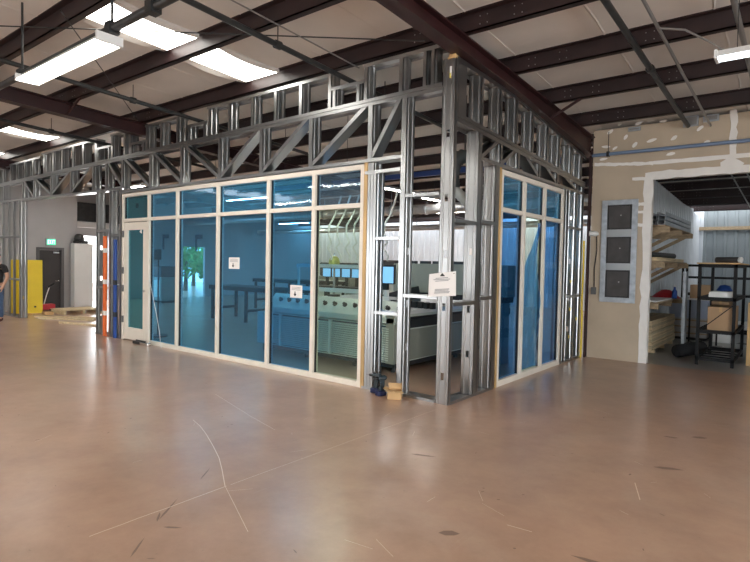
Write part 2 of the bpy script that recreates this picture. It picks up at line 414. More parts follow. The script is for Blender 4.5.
# ------------------------------------------------------------------ studs
T = .16
def stud_x(x, z0, z1, holes=(), w=.045, y0=0., side=1, ww=.004):
    """vertical C stud of a wall along X; flanges on y0 and y0+T, web on the right (side=1)"""
    m = MB(); t = .006
    X0, X1 = x, x+w
    wx0, wx1 = (X1-t, X1) if side > 0 else (X0, X0+t)
    zs = [z0]
    for h in holes: zs += [h-.04, h+.04]
    zs.append(z1)
    for i in range(0, len(zs)-1, 2): m.box(wx0, wx1, y0, y0+T, zs[i], zs[i+1])
    for h in holes: m.box(wx0, wx1, y0, y0+T*.38, h-.04, h+.04); m.box(wx0, wx1, y0+T*.62, y0+T, h-.04, h+.04)
    sg = 1 if side > 0 else -1; wx = X1 if side > 0 else X0
    for q in (.24, .76): m.prism((wx, y0+T*q, z0), (wx, y0+T*q, z1), (0, 1, 0), (1, 0, 0), [(-.014, 0), (.014, 0), (.005, .006*sg), (-.005, .006*sg)])
    m.box(X0, X1, y0, y0+t, z0, z1); m.box(X0, X1, y0+T-t, y0+T, z0, z1)
    lx = X0 if side > 0 else X1-t
    m.box(lx, lx+t, y0+t, y0+.02, z0, z1); m.box(lx, lx+t, y0+T-.02, y0+T-t, z0, z1)
    return m
def stud_y(y, z0, z1, holes=(), w=.045, x1=0.):
    """vertical C stud of a wall along Y; web faces -y, flanges on x1 and x1-T"""
    m = MB(); t = .006; xa = x1-T
    zs = [z0]
    for h in holes: zs += [h-.04, h+.04]
    zs.append(z1)
    for i in range(0, len(zs)-1, 2): m.box(xa, x1, y, y+t, zs[i], zs[i+1])
    for h in holes: m.box(xa, xa+T*.38, y, y+t, h-.04, h+.04); m.box(xa+T*.62, x1, y, y+t, h-.04, h+.04)
    for q in (.24, .76): m.prism((xa+T*q, y, z0), (xa+T*q, y, z1), (1, 0, 0), (0, 1, 0), [(-.014, 0), (.014, 0), (.005, -.006), (-.005, -.006)])
    m.box(x1-t, x1, y, y+w, z0, z1); m.box(xa, xa+t, y, y+w, z0, z1)
    m.box(x1-.02, x1-t, y+w-t, y+w, z0, z1); m.box(xa+t, xa+.02, y+w-t, y+w, z0, z1)
    return m
def track_x(x0, x1, za, zb_, up=1, h=.035, y0=0.):
    """U track along X with its web under (up=1) or over (up=-1) the legs"""
    m = MB(); t = .006; e = .003
    def sl(ya, yb, d0, d1): m.hexa([(x0, ya, za+d0), (x1, ya, zb_+d0), (x1, yb, zb_+d0), (x0, yb, za+d0)], [(x0, ya, za+d1), (x1, ya, zb_+d1), (x1, yb, zb_+d1), (x0, yb, za+d1)])
    lo, hi = (0, h) if up > 0 else (-h, 0)
    sl(-e+y0, T+e+y0, 0, up*t) if up > 0 else sl(-e+y0, T+e+y0, -t, 0)
    sl(-e+y0-.004, -e+y0, lo, hi); sl(T+e+y0, T+e+.004+y0, lo, hi)
    return m
def track_y(y0, y1, za, zb_, up=1, h=.035, x1=0.):
    m = MB(); t = .006; e = .003; xa = x1-T
    def sl(Xa, Xb, d0, d1): m.hexa([(Xa, y0, za+d0), (Xb, y0, za+d0), (Xb, y1, zb_+d0), (Xa, y1, zb_+d0)], [(Xa, y0, za+d1), (Xb, y0, za+d1), (Xb, y1, zb_+d1), (Xa, y1, zb_+d1)])
    lo, hi = (0, h) if up > 0 else (-h, 0)
    sl(xa-e, x1+e, 0, t) if up > 0 else sl(xa-e, x1+e, -t, 0)
    sl(x1+e, x1+e+.004, lo, hi); sl(xa-e-.004, xa-e, lo, hi)
    return m
CS = [(-.5, 0), (.5, 0), (.5, 1), (.36, 1), (.36, .96), (.46, .96), (.46, .08), (-.46, .08), (-.46, .96), (-.36, .96), (-.36, 1), (-.5, 1)]
def brace(p0, p1, depth_dir, d, w, perp):
    """diagonal C stud: web across depth_dir, flanges out along perp"""
    poly = [(a*d, b_*w) for a, b_ in CS]
    return MB().prism(p0, p1, depth_dir, perp, poly)

# ---------------- long front wall
FW = thing('metal_stud_wall', 'long galvanized stud wall framing around the row of big blue windows', 'stud wall', (-6.1, .08, 0))
mz = lambda x: 3.413+.0085*x                         # middle track height
lz = lambda x: 2.705 if x > -7.05 else 2.79-.012*(x+8)
G = 'galv'
track_x(-14., -.165, mz(-14.)-.003, mz(-.165)-.003, -1, .04).build('middle_track', G, FW)
track_x(-14., -.165, mz(-14.)+.003, mz(-.165)+.003, 1, .04).build('middle_track', G, FW)
track_x(-7.05, -.66, 2.705, 2.70, 1, .04).build('header_track', G, FW)
track_x(-14., -7.05, lz(-14.), lz(-7.1), 1, .04).build('header_track', G, FW)
track_x(-1.21, -.69, 2.595, 2.60, -1, .04).build('header_track', G, FW)
TV = [-11.84, -11.18, -10.23, -9.22, -8.23, -7.69, -7.07, -6.09, -5.13, -4.11, -3.15, -2.17, -1.18]
for x in TV: stud_x(x, lz(x)+.007, mz(x)-.01, w=.07).build('truss_stud', G, FW)
ctr = T/2
for i, d in ((0, -1), (1, -1), (2, 1), (3, 1), (5, -1), (6, -1), (7, -1), (8, -1), (9, 1), (10, 1), (11, 1), (12, 1)):
    xa = TV[i]+.075; xb = (TV[i+1] if i+1 < len(TV) else -.69)-.005
    za, zbt = (mz(xa)-.03, lz(xb)+.04) if d < 0 else (lz(xa)+.04, mz(xb)-.03)
    p0, p1 = Vector((xa, ctr, za)), Vector((xb, ctr, zbt)); dr = (p1-p0).normalized()
    perp = Vector((-dr.z, 0, dr.x)) if d < 0 else Vector((-dr.z, 0, dr.x))
    brace(p0, p1, (0, 1, 0), T-.008, .05, perp).build('diagonal_brace', G, FW)
# pony studs above
TOPF = 3.865
FULL = [-3.345-.53, -3.345, -2.855, -2.364, -1.841, -4.376, -1.254, -.741, -.416, -.313]
for x in FULL: stud_x(x, mz(x)+.01, TOPF-.01, w=.055 if x < -.5 else .045).build('upper_stud', G, FW)
for x in (-6.2, -5.746, -5.25): stud_x(x, mz(x)+.01, 3.84-.01, w=.07).build('upper_stud', G, FW)
for x in (-7.46, -6.987, -6.80): stud_x(x, mz(x)+.01, 3.835-.01, w=.07).build('upper_stud', G, FW)
for x in (-10.61, -10.127, -9.667, -9.133, -8.673, -8.12): stud_x(x, mz(x)+.01, 3.825, w=.09).build('upper_stud', G, FW)
for x in (-12.6, -12.216, -11.714, -11.234): stud_x(x, mz(x)+.01, 3.76, w=.09).build('upper_stud', G, FW)
for x0, x1, z in ((-4.944, -4.376, 3.66), (-6.75, -6.2, 3.585), (-8.03, -7.46, 3.648), (-1.78, -1.25, 3.685)):
    track_x(x0, x1, z, z, -1, .04).build('upper_track', G, FW)
    for x in (x0+.02, x1-.12): stud_x(x, mz(x)+.01, z-.01, w=.05).build('upper_stud', G, FW)
for x0, x1, z in ((-4.40, -1.78, TOPF), (-1.26, -.17, TOPF), (-6.22, -5.15, 3.84), (-7.48, -6.74, 3.835), (-10.7, -8.03, 3.832), (-12.65, -10.75, 3.77)):
    track_x(x0, x1, z, z, -1, .04).build('upper_track', G, FW)
# full height studs beside the corner bay
stud_x(-.69, 0.01, mz(-.69)-.01, (.55, 1.05, 1.65), w=.07).build('stud', G, FW)
stud_x(-1.165, 0.01, 2.69, (), w=.042).build('jamb_stud', G, FW)
stud_x(-1.121, 0.01, 2.69, (), w=.042).build('jamb_stud', G, FW)
stud_x(-1.077, 0.01, 2.58, (.5, 1.1, 1.7), w=.042).build('jamb_stud', G, FW)
track_x(-.615, -.165, 0, 0, 1, .03).build('floor_track', G, FW)
track_x(-1.20, -.70, 0, 0, 1, .03).build('floor_track', G, FW)
for x0, x1, z in ((-1.03, -.69, 1.815), (-.615, -.165, 2.29), (-.615, -.165, 1.165), (-1.03, -.69, .945)):
    track_x(x0, x1, z, z, -1, .035).build('blocking', G, FW)
B(-1.222, -1.172, -.005, T, 0, 2.70).build('plywood_buck', 'wood', FW)
# left jamb of the window and opening jambs
for x, h in ((-8.05, (.4, 1.1, 1.7)), (-7.52, (.35, .9, 1.6)), (-7.12, ())):
    stud_x(x, .01, lz(x), h, w=.055).build('jamb_stud', G, FW)
track_x(-8.06, -7.05, 0, 0, 1, .035).build('floor_track', G, FW)
for x0, x1, z in ((-8.0, -7.52, 2.05), (-7.47, -7.12, 1.95), (-8.0, -7.52, .95), (-7.47, -7.12, 1.0)): track_x(x0, x1, z, z, -1, .04).build('blocking', G, FW)
stud_x(-12.02, .01, lz(-12.0), (.5, 1.6), w=.06).build('jamb_stud', G, FW)

for x in (-12.75, -12.42, -13.15, -13.6):
    m = MB(); z1 = lz(x); m.box(x, x+.045, 0, .006, .01, z1).box(x+.039, x+.045, .006, .05, .01, z1).box(x, x+.045, .044, .05, .01, z1); m.build('jamb_stud', G, FW)
for z in (.95, 2.0): track_x(-13.9, -12.02, z, z, -1, .04).build('blocking', G, FW)
track_x(-14., -11.96, 0, 0, 1, .035).build('floor_track', G, FW)
for x in (-13.1, -13.6): stud_x(x, mz(x)+.01, 3.72, w=.09).build('upper_stud', G, FW); stud_x(x, lz(x)+.007, mz(x)-.01, w=.07).build('truss_stud', G, FW)
track_x(-14., -12.65, 3.73, 3.73, -1, .04).build('upper_track', G, FW)

# ---------------- short side wall
SW = thing('metal_stud_wall', 'short galvanized stud wall running back from the corner under the big rafter', 'stud wall', (-.08, 2.2, 0))
ms = lambda y: 3.075-.047*y
ts = lambda y: min(3.70-.028*y, 3.70-.028*1.6-.115*(y-1.6)) if y > 1.6 else 3.70-.028*y
track_y(.05, 1.05, 0, 0, 1, .03).build('floor_track', G, SW)
track_y(3.36, 4.28, 0, 0, 1, .03).build('floor_track', G, SW)
track_y(.045, 4.28, ms(0), ms(4.28), -1, .05).build('middle_track', G, SW)
track_y(.045, 4.28, ms(0)+.006, ms(4.28)+.006, 1, .04).build('middle_track', G, SW)
track_y(.02, 1.6, ts(.0), ts(1.6), -1, .05).build('top_track', G, SW)
track_y(1.6, 4.28, ts(1.6), ts(4.28), -1, .05).build('top_track', G, SW)
track_y(.60, 4.28, 2.705, 2.70, 1, .04).build('header_track', G, SW)
CSTUD = stud_y(0, .0, 3.68, (.30, 1.05, 1.62, 2.22, 2.9), w=.05).build('corner_stud', G, SW)
m = MB(); z0, z1 = ms(.1)+.012, 3.66
m.box(-.006, 0, .062, .235, z0, z1).box(-.05, -.006, .062, .068, z0, z1).box(-.05, -.006, .229, .235, z0, z1); m.build('upper_stud', G, SW)
for y in (.573, 1.06, 1.52, 2.033, 2.571, 3.048, 3.573, 4.05): stud_y(y, ms(y)+.012, ts(y)-.012, (), w=.06).build('upper_stud', G, SW)
for y in (1.11, 1.607, 2.308, 3.003, 3.902, 4.20): stud_y(y, 2.715, ms(y)-.012, (), w=.05).build('truss_stud', G, SW)
for (ya, za), (yb, zz) in (((.66, 2.74), (1.08, 3.0)), ((1.18, 2.74), (1.58, 2.98)), ((1.80, 2.97), (2.28, 2.74)), ((2.5, 2.93), (2.97, 2.74)), ((3.2, 2.90), (3.85, 2.74))):
    p0, p1 = Vector((-T/2, ya, za)), Vector((-T/2, yb, zz)); dr = (p1-p0).normalized()
    brace(p0, p1, (1, 0, 0), T-.01, .045, (0, -dr.z, dr.y)).build('diagonal_brace', G, SW)
S2 = stud_y(.545, .01, ms(.55)-.012, (.48, 1.0), w=.08).build('stud', G, SW)
stud_y(.635, .01, 2.70, (), w=.03).build('stud', G, SW)
stud_y(.985, .01, 2.70, (), w=.06).build('jamb_stud', G, SW)
stud_y(1.05, .01, 2.70, (), w=.045).build('jamb_stud', G, SW)
B(-T, .005, 1.105, 1.15, 0, 2.70).build('plywood_buck', 'wood', SW)
for y, h in ((3.37, (.5, 1.05, 1.7)), (3.50, (.4, .9, 1.5, 2.2)), (3.88, (.5, 1.0, 1.6, 2.3)), (4.20, ())): stud_y(y, .01, 2.70, h, w=.05).build('jamb_stud', G, SW)
for y0, y1, z in ((.05, .545, 2.0), (.66, .985, 2.03), (.05, .545, 1.10), (.66, .985, 1.14), (3.55, 3.88, 2.15), (3.93, 4.2, 2.15), (3.55, 3.88, 1.06), (3.93, 4.2, 1.06)):
    track_y(y0, y1, z, z, -1, .04).build('blocking', G, SW)
for y, z in ((3.875, 1.25), (3.875, .80), (3.876, .35), (4.195, .62)): B(-.06, -.03, y-.002, y, z, z+.05).build('yellow_mark', 'sticker', SW)
B(-.075, -.045, -.002, 0, 3.50, 3.60).build('white_label', 'paper', SW, 0, CSTUD); B(-.075, -.060, -.004, -.002, 3.48, 3.53).build('yellow_label', 'sticker', SW, 0, CSTUD)
B(-.085, -.055, .543, .545, 1.62, 1.70).build('white_label', 'paper', SW, 0, S2)
MB().add([(-.10, -.01, 3.68), (.0, -.01, 3.68), (.0, .1, 3.66), (-.10, .1, 3.70), (-.08, .0, 3.74), (-.01, -.01, 3.73), (.0, .1, 3.70), (-.09, .1, 3.75)],
    [(0,3,2,1),(4,5,6,7),(0,1,5,4),(1,2,6,5),(2,3,7,6),(3,0,4,7)]).build('wood_shim', 'wood', SW)

# ------------------------------------------------------------------ storefront windows
H = 2.686; FD = .09
def pane_box(ax, a, b_, z0, z1, d):       # pane inside the frame depth
    return B(a, b_, d, d+.008, z0, z1) if ax == 'x' else B(d-.008, d, a, b_, z0, z1)
def framebox(ax, a, b_, z0, z1, dp=FD, off=0.):
    return B(a, b_, off, off+dp, z0, z1) if ax == 'x' else B(-off-dp, -off, a, b_, z0, z1)
WF = thing('glass_storefront', 'long row of tall blue filmed windows with a glass door at its left end', 'window', (-4.13, .045, 0))
x0, x1 = -7.035, -1.2255
mull = [-6.10, -5.212, -4.107, -2.947, -2.063]
ZT = (2.172, 2.228)
for a, b_, z0, z1 in ((x0, x0+.06, 0, H), (x1-.055, x1, 0, H), (x0+.06, x1-.055, H-.06, H), (mull[0]+.03, x1-.055, 0, .07)):
    framebox('x', a, b_, z0, z1).build('frame_rail', 'cream', WF, .004)
edges = [x0+.06]+mull+[x1-.055]
for i, x in enumerate(mull): framebox('x', x-.03, x+.03, 0 if i == 0 else .07, H-.06, FD+.008, -.006).build('mullion', 'cream', WF, .004)
for i in range(6):
    a = edges[i]+(.03 if i else 0); b_ = edges[i+1]-(.03 if i < 5 else 0)
    framebox('x', a, b_, ZT[0], ZT[1]).build('transom_bar', 'cream', WF, .004)
    top = pane_box('x', a, b_, ZT[1], H-.06, .045); top.build('transom_pane', 'filmteal' if i == 0 else 'filmpale' if i == 5 else 'filmtop', WF)
    for u0, u1, w0, w1 in ((a, a+.012, ZT[1], H-.06), (b_-.012, b_, ZT[1], H-.06)): B(u0, u1, .03, .06, w0, w1).build('gasket', 'black', WF)
    if i:
        p = pane_box('x', a, b_, .07, ZT[0], .045).build('glass_pane', 'clear' if i == 5 else 'film', WF)
        for u0, u1 in ((a, a+.012), (b_-.012, b_)): B(u0, u1, .03, .06, .07, ZT[0]).build('gasket', 'black', WF)
# glass door leaf
DR = MB(); a, b_ = x0+.065, mull[0]-.035
DR.box(a, a+.13, .01, .07, .02, 2.155); DR.box(b_-.16, b_, .01, .07, .02, 2.155); DR.box(a+.13, b_-.16, .01, .07, 2.02, 2.155); DR.box(a+.13, b_-.16, .01, .07, .02, .24)
dl = DR.build('door_leaf', 'cream', WF, .004)
def sub(mb, name, m, par):
    o = mb.build(name, m, WF); o.parent = par; return o
sub(B(a+.13, b_-.16, .036, .044, .24, 2.02), 'door_glass', 'filmteal', dl)
for z in (.38, .95, 1.28, 1.95): sub(MB().cyl((a-.012, .0, z-.06), (a-.012, .0, z+.06), .022, 8), 'hinge', 'doorframe', dl)
sub(MB().cyl((b_-.09, -.012, .93), (b_-.09, .012, .93), .022, 12), 'lock_cylinder', 'chrome', dl)
# stickers, notes
def stick(name, mb, m, par=WF): return mb.build(name, m, par)
for x in (-6.63, -5.66, -4.72): stick('small_sticker', B(x, x+.09, .054, .057, 2.42, 2.50), 'panel')
for x, z in ((-5.74, 1.865), (-4.77, 1.845)):
    stick('corner_sticker', B(x, x+.06, .054, .057, z-.20, z+.06).box(x+.06, x+.20, .054, .057, z-.01, z+.06), 'panel')
stick('white_triangle_sticker', MB().prism((-6.42, .036, 2.0), (-6.42, .034, 2.0), (1, 0, 0), (0, 0, 1), [(-.04, -.02), (.04, -.05), (.03, .05)]), 'paper')
for nm, x, xx, z, zz in (('paper_notice', -3.87, -3.62, 1.38, 1.55), ('paper_notice', -2.52, -2.29, 1.02, 1.19)):
    p = stick(nm, B(x, xx, .040, .0444, z, zz), 'paper')
    u = x+(xx-x)*.42; o = MB().prism((u, .0395, z+.045), (u, .038, z+.045), (1, 0, 0), (0, 0, 1), [(-.025, 0), (0, -.025), (.025, 0), (0, .025)]).box(u-.008, u+.008, .038, .0395, z+.06, z+.085).build('printed_mark', 'black', WF); o.parent = p
    o = MB()
    for k in range(3): o.box(x+.03, xx-.03, .0385, .0398, zz-.03-.018*k, zz-.024-.018*k)
    o = o.build('printed_lines', 'ink', WF); o.parent = p

WS = thing('glass_storefront', 'short row of three blue filmed windows with peeling film on the side wall', 'window', (-.045, 2.245, 0))
y0, y1 = 1.155, 3.335; ml = [1.87, 2.575]
for a, b_, z0, z1 in ((y0, y0+.06, 0, H), (y1-.06, y1, 0, H), (y0+.06, y1-.06, H-.065, H), (y0+.06, y1-.06, 0, .075)):
    framebox('y', a, b_, z0, z1).build('frame_rail', 'cream', WS, .004)
for y in ml: framebox('y', y-.032, y+.032, .075, H-.065, FD+.008, -.006).build('mullion', 'cream', WS, .004)
ed = [y0+.06]+ml+[y1-.06]
for i in range(3):
    a = ed[i]+(.032 if i else 0); b_ = ed[i+1]-(.032 if i < 2 else 0)
    framebox('y', a, b_, ZT[0], ZT[1]).build('transom_bar', 'cream', WS, .004)
    pane_box('y', a, b_, ZT[1], H-.065, -.045).build('transom_pane', 'filmtop', WS)
    pane_box('y', a, b_, .075, ZT[0], -.045).build('glass_pane', 'clear' if i == 1 else 'filmdark', WS)
    for u in (a, b_-.014):
        for w0, w1 in ((ZT[1], H-.065), (.075, ZT[0])): B(-.06, -.03, u, u+.014, w0, w1).build('gasket', 'black', WS)
# peeling crumpled film on the middle pane
m = MB(); rr = random.Random(5); n = 26; kx = 8; a, b_ = 1.91, 2.53
vs = []
for j in range(n+1):
    s_ = j/n; z = .10+(2.12-.10)*s_
    le = a+(b_-a)*(.02 if s_ < .66 else min(.80, .02+(s_-.66)/.34*.95+rr.uniform(-.03, .03)))
    re = b_-.01-(.10*max(0, math.sin((s_-.35)*4.2)) if s_ > .35 else 0)
    if re < le+.08: re = le+.08
    for i in range(kx+1):
        q = i/kx
        vs.append((-.034+.014*math.sin(q*9+s_*11)*(q > .4)+rr.uniform(-.006, .012)*(q > .4)+.02*q*math.sin(PI*s_), le+(re-le)*q, z+rr.uniform(-.015, .015)*(0 < j < n)))
fs = [(j*(kx+1)+i, j*(kx+1)+i+1, (j+1)*(kx+1)+i+1, (j+1)*(kx+1)+i) for j in range(n) for i in range(kx)]
m.add(vs, fs, False); m.build('peeling_film', 'loosefilm', WS)

# ------------------------------------------------------------------ tan wall with opening and mud
OX0, OZ1, OX1 = .985, 2.93, 6.2
w = MB()
def wallrect(xa, xb, za, zz, y=YT, th=.12): w.box(xa, xb, y, y+th, za, zz)
wallrect(.078, OX0, 0, zb(YT)+.1); wallrect(OX0, OX1, OZ1, zb(YT)+.1); wallrect(OX1, XR, 0, zb(YT)+.1)
w.slot(1); rr = random.Random(11); ME = [.002]
def mudstrip(pts, wd, n=14):
    (xa, za), (xb, zz) = pts; d = Vector((xb-xa, 0, zz-za)); nn = Vector((-d.z, 0, d.x)).normalized()
    vs = []; ME[0] += .0004; e = ME[0]
    for i in range(n+1):
        p = Vector((xa, YT-e, za))+d*i/n
        vs += [p-nn*(wd/2)*(1+rr.uniform(-.3, .25)), p+nn*(wd/2)*(1+rr.uniform(-.3, .25))]
    w.add(vs, [(2*i, 2*i+2, 2*i+3, 2*i+1) for i in range(n)])
def mudspot(x, z, r1, r2, ang):
    n = 9; ME[0] += .0004; e = ME[0]
    w.add([(x+math.cos(2*PI*k/n)*r1*rr.uniform(.8, 1.15)*math.cos(ang)-math.sin(2*PI*k/n)*r2*math.sin(ang), YT-e, z+math.cos(2*PI*k/n)*r1*math.sin(ang)+math.sin(2*PI*k/n)*r2*rr.uniform(.8, 1.15)*math.cos(ang)) for k in range(n)], [tuple(range(n))])
def band(xa, xb, za, zz): w.box(xa, xb, YT-.006, YT, za, zz)
mudstrip(((.94, 0), (.94, 3.0)), .12, 20); mudstrip(((.89, 2.975), (5.5, 2.985)), .12, 40)
mudstrip(((.10, 3.225), (1.0, 3.16)), .055, 16); mudstrip(((1.0, 3.165), (5.5, 3.14)), .06, 34)
mudstrip(((2.05, 3.05), (2.04, 3.95)), .09, 12); mudspot(2.04, 3.05, .14, .09, 0)
mudstrip(((.70, 2.94), (.90, 2.93)), .05, 4); mudstrip(((.80, 2.53), (.95, 2.53)), .05, 4); mudstrip(((.80, 2.41), (.95, 2.40)), .04, 4); mudstrip(((.72, 2.2), (.9, 2.2)), .05, 4)
for x, z in ((.34, 3.74), (.50, 3.86), (.78, 3.82), (.93, 3.84), (1.12, 3.80), (.28, 3.50), (.42, 3.46), (.58, 3.62), (.72, 3.48), (.97, 3.52), (1.28, 3.52), (1.62, 3.62), (1.72, 3.40), (1.24, 3.28), (.24, 3.30), (1.26, 2.99), (2.3, 3.75), (2.5, 3.5), (2.75, 3.72)):
    mudspot(x, z, rr.uniform(.045, .075), rr.uniform(.02, .03), rr.uniform(-.3, 1.3))
struct(w.build('wall_right', ['drywall', 'mud']))
tr = MB(); tr.box(OX0, OX0+.012, YT-.004, YT+.125, 0, OZ1); tr.box(OX0, OX1, YT-.004, YT+.125, OZ1-.012, OZ1)
struct(tr.build('trim_1', 'mud'))

# louver like frame with three dark panels
t = thing('metal_panel_unit', 'tall galvanized frame holding three dark recessed panels on the tan wall', 'panel frame', (.53, YT-.02, .94))
xa, xb, za, zz = .255, .805, .945, 2.615
m = MB().box(xa, xa+.085, YT-.03, YT-.004, za, zz).box(xb-.085, xb, YT-.03, YT-.004, za, zz)
m.box(xa+.085, xb-.085, YT-.03, YT-.004, zz-.08, zz).box(xa+.085, xb-.085, YT-.03, YT-.004, za, za+.08)
m.build('frame', 'galvdull', t, .003)
zq = [za+.08, za+.53, za+.64, za+1.07, za+1.19, zz-.08]
for k in (1, 3): B(xa+.085, xb-.085, YT-.026, YT-.004, zq[k], zq[k+1]).build('cross_rail', 'galv', t)
for k in (0, 2, 4):
    p = B(xa+.085, xb-.085, YT-.012, YT-.004, zq[k], zq[k+1]).build('dark_panel', 'panel', t)
    fr = MB(); A0, A1, Z0, Z1 = xa+.1, xb-.1, zq[k]+.012, zq[k+1]-.012
    for q in ((A0, A0+.012, Z0, Z1), (A1-.012, A1, Z0, Z1), (A0, A1, Z0, Z0+.012), (A0, A1, Z1-.012, Z1)): fr.box(q[0], q[1], YT-.02, YT-.012, q[2], q[3])
    o = fr.build('edge_bead', 'black', t); o.parent = p
    o = MB().cyl(((A0+A1)/2+.02, YT-.016, (Z0+Z1)/2+.03), ((A0+A1)/2+.02, YT-.012, (Z0+Z1)/2+.03), .012, 8).build('rivet', 'greypipe', t); o.parent = p

t = thing('capsule_light', 'small white capsule fixture with a dark cord on the tan wall', 'wall fixture', (.12, YT-.03, 1.07))
MB().tube([(.03, YT-.035, 2.07), (.05, YT-.04, 2.075), (.18, YT-.04, 2.07), (.215, YT-.035, 2.07)], [.02, .045, .045, .02], 10).build('white_body', 'lampwhite', t)
MB().tube([(.18, YT-.02, 2.03), (.19, YT-.015, 1.8), (.16, YT-.015, 1.5), (.165, YT-.012, 1.18)], .008, 6).build('cord', 'dark', t)
B(.12, .20, YT-.045, YT-.004, 1.06, 1.18).build('outlet_box', 'doorframe', t, .004)
tag(MB().tube([(.02, YT-.14, .0), (.022, YT-.14, .5), (.012, YT-.14, 1.0), (.02, YT-.14, 1.5), (.015, YT-.14, 1.95)], .016, 8).build('yellow_hose', 'yellowhose'), 'thin yellow hose standing up in the corner by the tan wall', 'hose')
t = thing('blue_pipe', 'blue grey pipe running level across the tan wall above the opening', 'pipe', (3, YT-.09, 3.33))
MB().cyl((.09, YT-.09, 3.36), (6.4, YT-.09, 3.335), .028, 12).build('pipe', 'bluepipe', t)
MB().cyl((.34, YT-.09, 3.355), (.34, YT-.09, 3.72), .006, 6).box(.32, .36, YT-.125, YT-.055, 3.32, 3.40).build('hanger', 'black', t)
for (xa, xb, za, zz, lab) in ((1.40, 1.60, 3.66, 3.82, 'grey metal plate on the tan wall where the black pipe ends'), (1.66, 1.86, 3.70, 3.80, 'grey metal box on the tan wall where the thin conduit ends'), (.62, .80, 3.70, 3.76, 'small dark junction box high on the tan wall near the corner')):
    t = thing('junction_box', lab, 'box', ((xa+xb)/2, YT-.03, za)); B(xa, xb, YT-.035, YT-.005, za, zz).build('box_body', 'galvdull', t, .003)
    B(xa+.02, xb-.02, YT-.042, YT-.035, za+.02, zz-.02).build('cover', 'greypipe', t)

# ------------------------------------------------------------------ pipes under the roof
def pipe_y(name, x, zoff, ya, yb, r, m, label, hang=(), elbow=None):
    t = thing(name, label, 'pipe', (x, (ya+yb)/2, zb((ya+yb)/2)-zoff))
    MB().cyl((x, ya, zb(ya)-zoff), (x, yb, zb(yb)-zoff), r, 12).build('pipe', m, t)
    for y in hang:
        MB().tube([(x, y-.035, zb(y)-zoff), (x, y+.035, zb(y)-zoff)], r*1.5, 12).cyl((x, y, zb(y)-zoff+r), (x, y, zb(y)+.05), .006, 6).build('hanger', m, t)
    return t
pipe_y('sprinkler_pipe', -1.52, .165, YN, 2.5, .030, 'darksteel', 'black pipe slanting down past the top of the stud wall, right of the skylights', (-1.12, .75))
pipe_y('sprinkler_pipe', -4.75, .175, YN, 2.5, .030, 'darksteel', 'black pipe passing below the skylights and left fluorescent lamp', (-1.0,))
pipe_y('sprinkler_pipe', -7.83, .185, YN, 2.5, .030, 'darksteel', 'black pipe at far left running over the stud wall', (-.9,))
t = pipe_y('sprinkler_pipe', 1.47, .02, YN, 4.36, .032, 'darksteel', 'thick black pipe on the right running back to the tan wall', (1.85,))
pipe_y('conduit', 1.76, .05, YN, 4.38, .016, 'greypipe', 'thin grey conduit right of the thick black pipe', ())
pipe_y('conduit', 2.38, .02, YN, 4.30, .026, 'greypipe', 'grey pipe at right edge passing above the hanging lamp', ())
pipe_y('conduit', -1.42, .015, YN, .1, .008, 'greypipe', 'very thin grey conduit slanting to the top of the stud wall', ())
for p, q, lab in (((-3.12, -2.63), (-6.24, -.13), 'thin steel brace rod crossing behind the left fluorescent lamp'), ((-5.6, -3.95), (-.34, -.09), 'thin dark brace rod crossing above the skylights')):
    tag(MB().cyl((p[0], p[1], zb(p[1])-.012), (q[0], q[1], zb(q[1])-.012), .007, 6).build('brace_rod', 'darksteel'), lab, 'rod')

# ------------------------------------------------------------------ fluorescent lamps
def lamp_y(x, ya, yb, z, label, tube, wide=.085):
    t = lamp(x-(yb-ya)/2, x+(yb-ya)/2, (ya+yb)/2, z, label, tube, False, wide=wide); t.rotation_euler = (0, 0, PI/2)
    return t
def lamp(x0, x1, y, z, label, tube, wires=True, group='fluorescent lamps', wide=.085):
    cx = (x0+x1)/2
    t = thing('fluorescent_lamp', label, 'lamp', (cx, y, z-.05), group)
    m = MB(); a, b_ = x0, x1
    m.prism((a, y, z), (b_, y, z), (0, 1, 0), (0, 0, 1), [(-wide, -.035), (-wide*.45, .02), (wide*.45, .02), (wide, -.035), (wide, -.028), (wide*.5, .03), (-wide*.5, .03), (-wide, -.028)])
    m.build('reflector', 'lampwhite', t)
    for dy in (-wide*.5, wide*.5): MB().cyl((a+.02, y+dy, z-.022), (b_-.02, y+dy, z-.022), .019, 10).build('tube', tube, t)
    for e in (a, b_): B(e-.012, e+.012, y-wide, y+wide, z-.045, z+.03).build('end_cap', 'lampwhite', t)
    if wires:
        for x in (x0+.15, x1-.15): MB().cyl((x, y, z+.03), (x, y, zb(y)+.1), .004, 5).build('hanging_wire', 'darksteel', t)
    return t
lamp(-3.36, -1.62, -2.85, 3.32, 'big glowing fluorescent lamp at upper left on a black pipe', 'tubelight', False, wide=.11)
B(-2.6, -2.4, -2.88, -2.80, 3.345, 3.364).build('mount', 'darksteel', bpy.data.objects['fluorescent_lamp'])
lamp(2.27, 4.3, .64, 3.40, 'hanging white fluorescent lamp at the right edge by the ceiling pipes', 'tubecool')
t = thing('lamp_pipe', 'black pipe carrying the big glowing lamp at upper left', 'pipe', (-3, -2.85, 3.3))
MB().cyl((-8., -2.83, 3.395), (3.2, -2.83, 3.41), .035, 12).build('pipe', 'darksteel', t)
for x in (-.98, -3.55, -1.62): MB().cyl((x, -2.83, 3.40), (x, -2.83, zb(-2.83)+.1), .012, 6).box(x-.045, x+.045, -2.875, -2.785, 3.355, 3.45).build('hanger', 'darksteel', t)
MB().tube([(2.33, .64, 3.43), (2.2, .66, 3.55), (2.0, .72, 3.72), (1.78, .75, 3.80)], .010, 6).build('looped_cord', 'greypipe'); tag(bpy.data.objects['looped_cord'], 'grey looped cord feeding the hanging lamp on the right', 'cord')
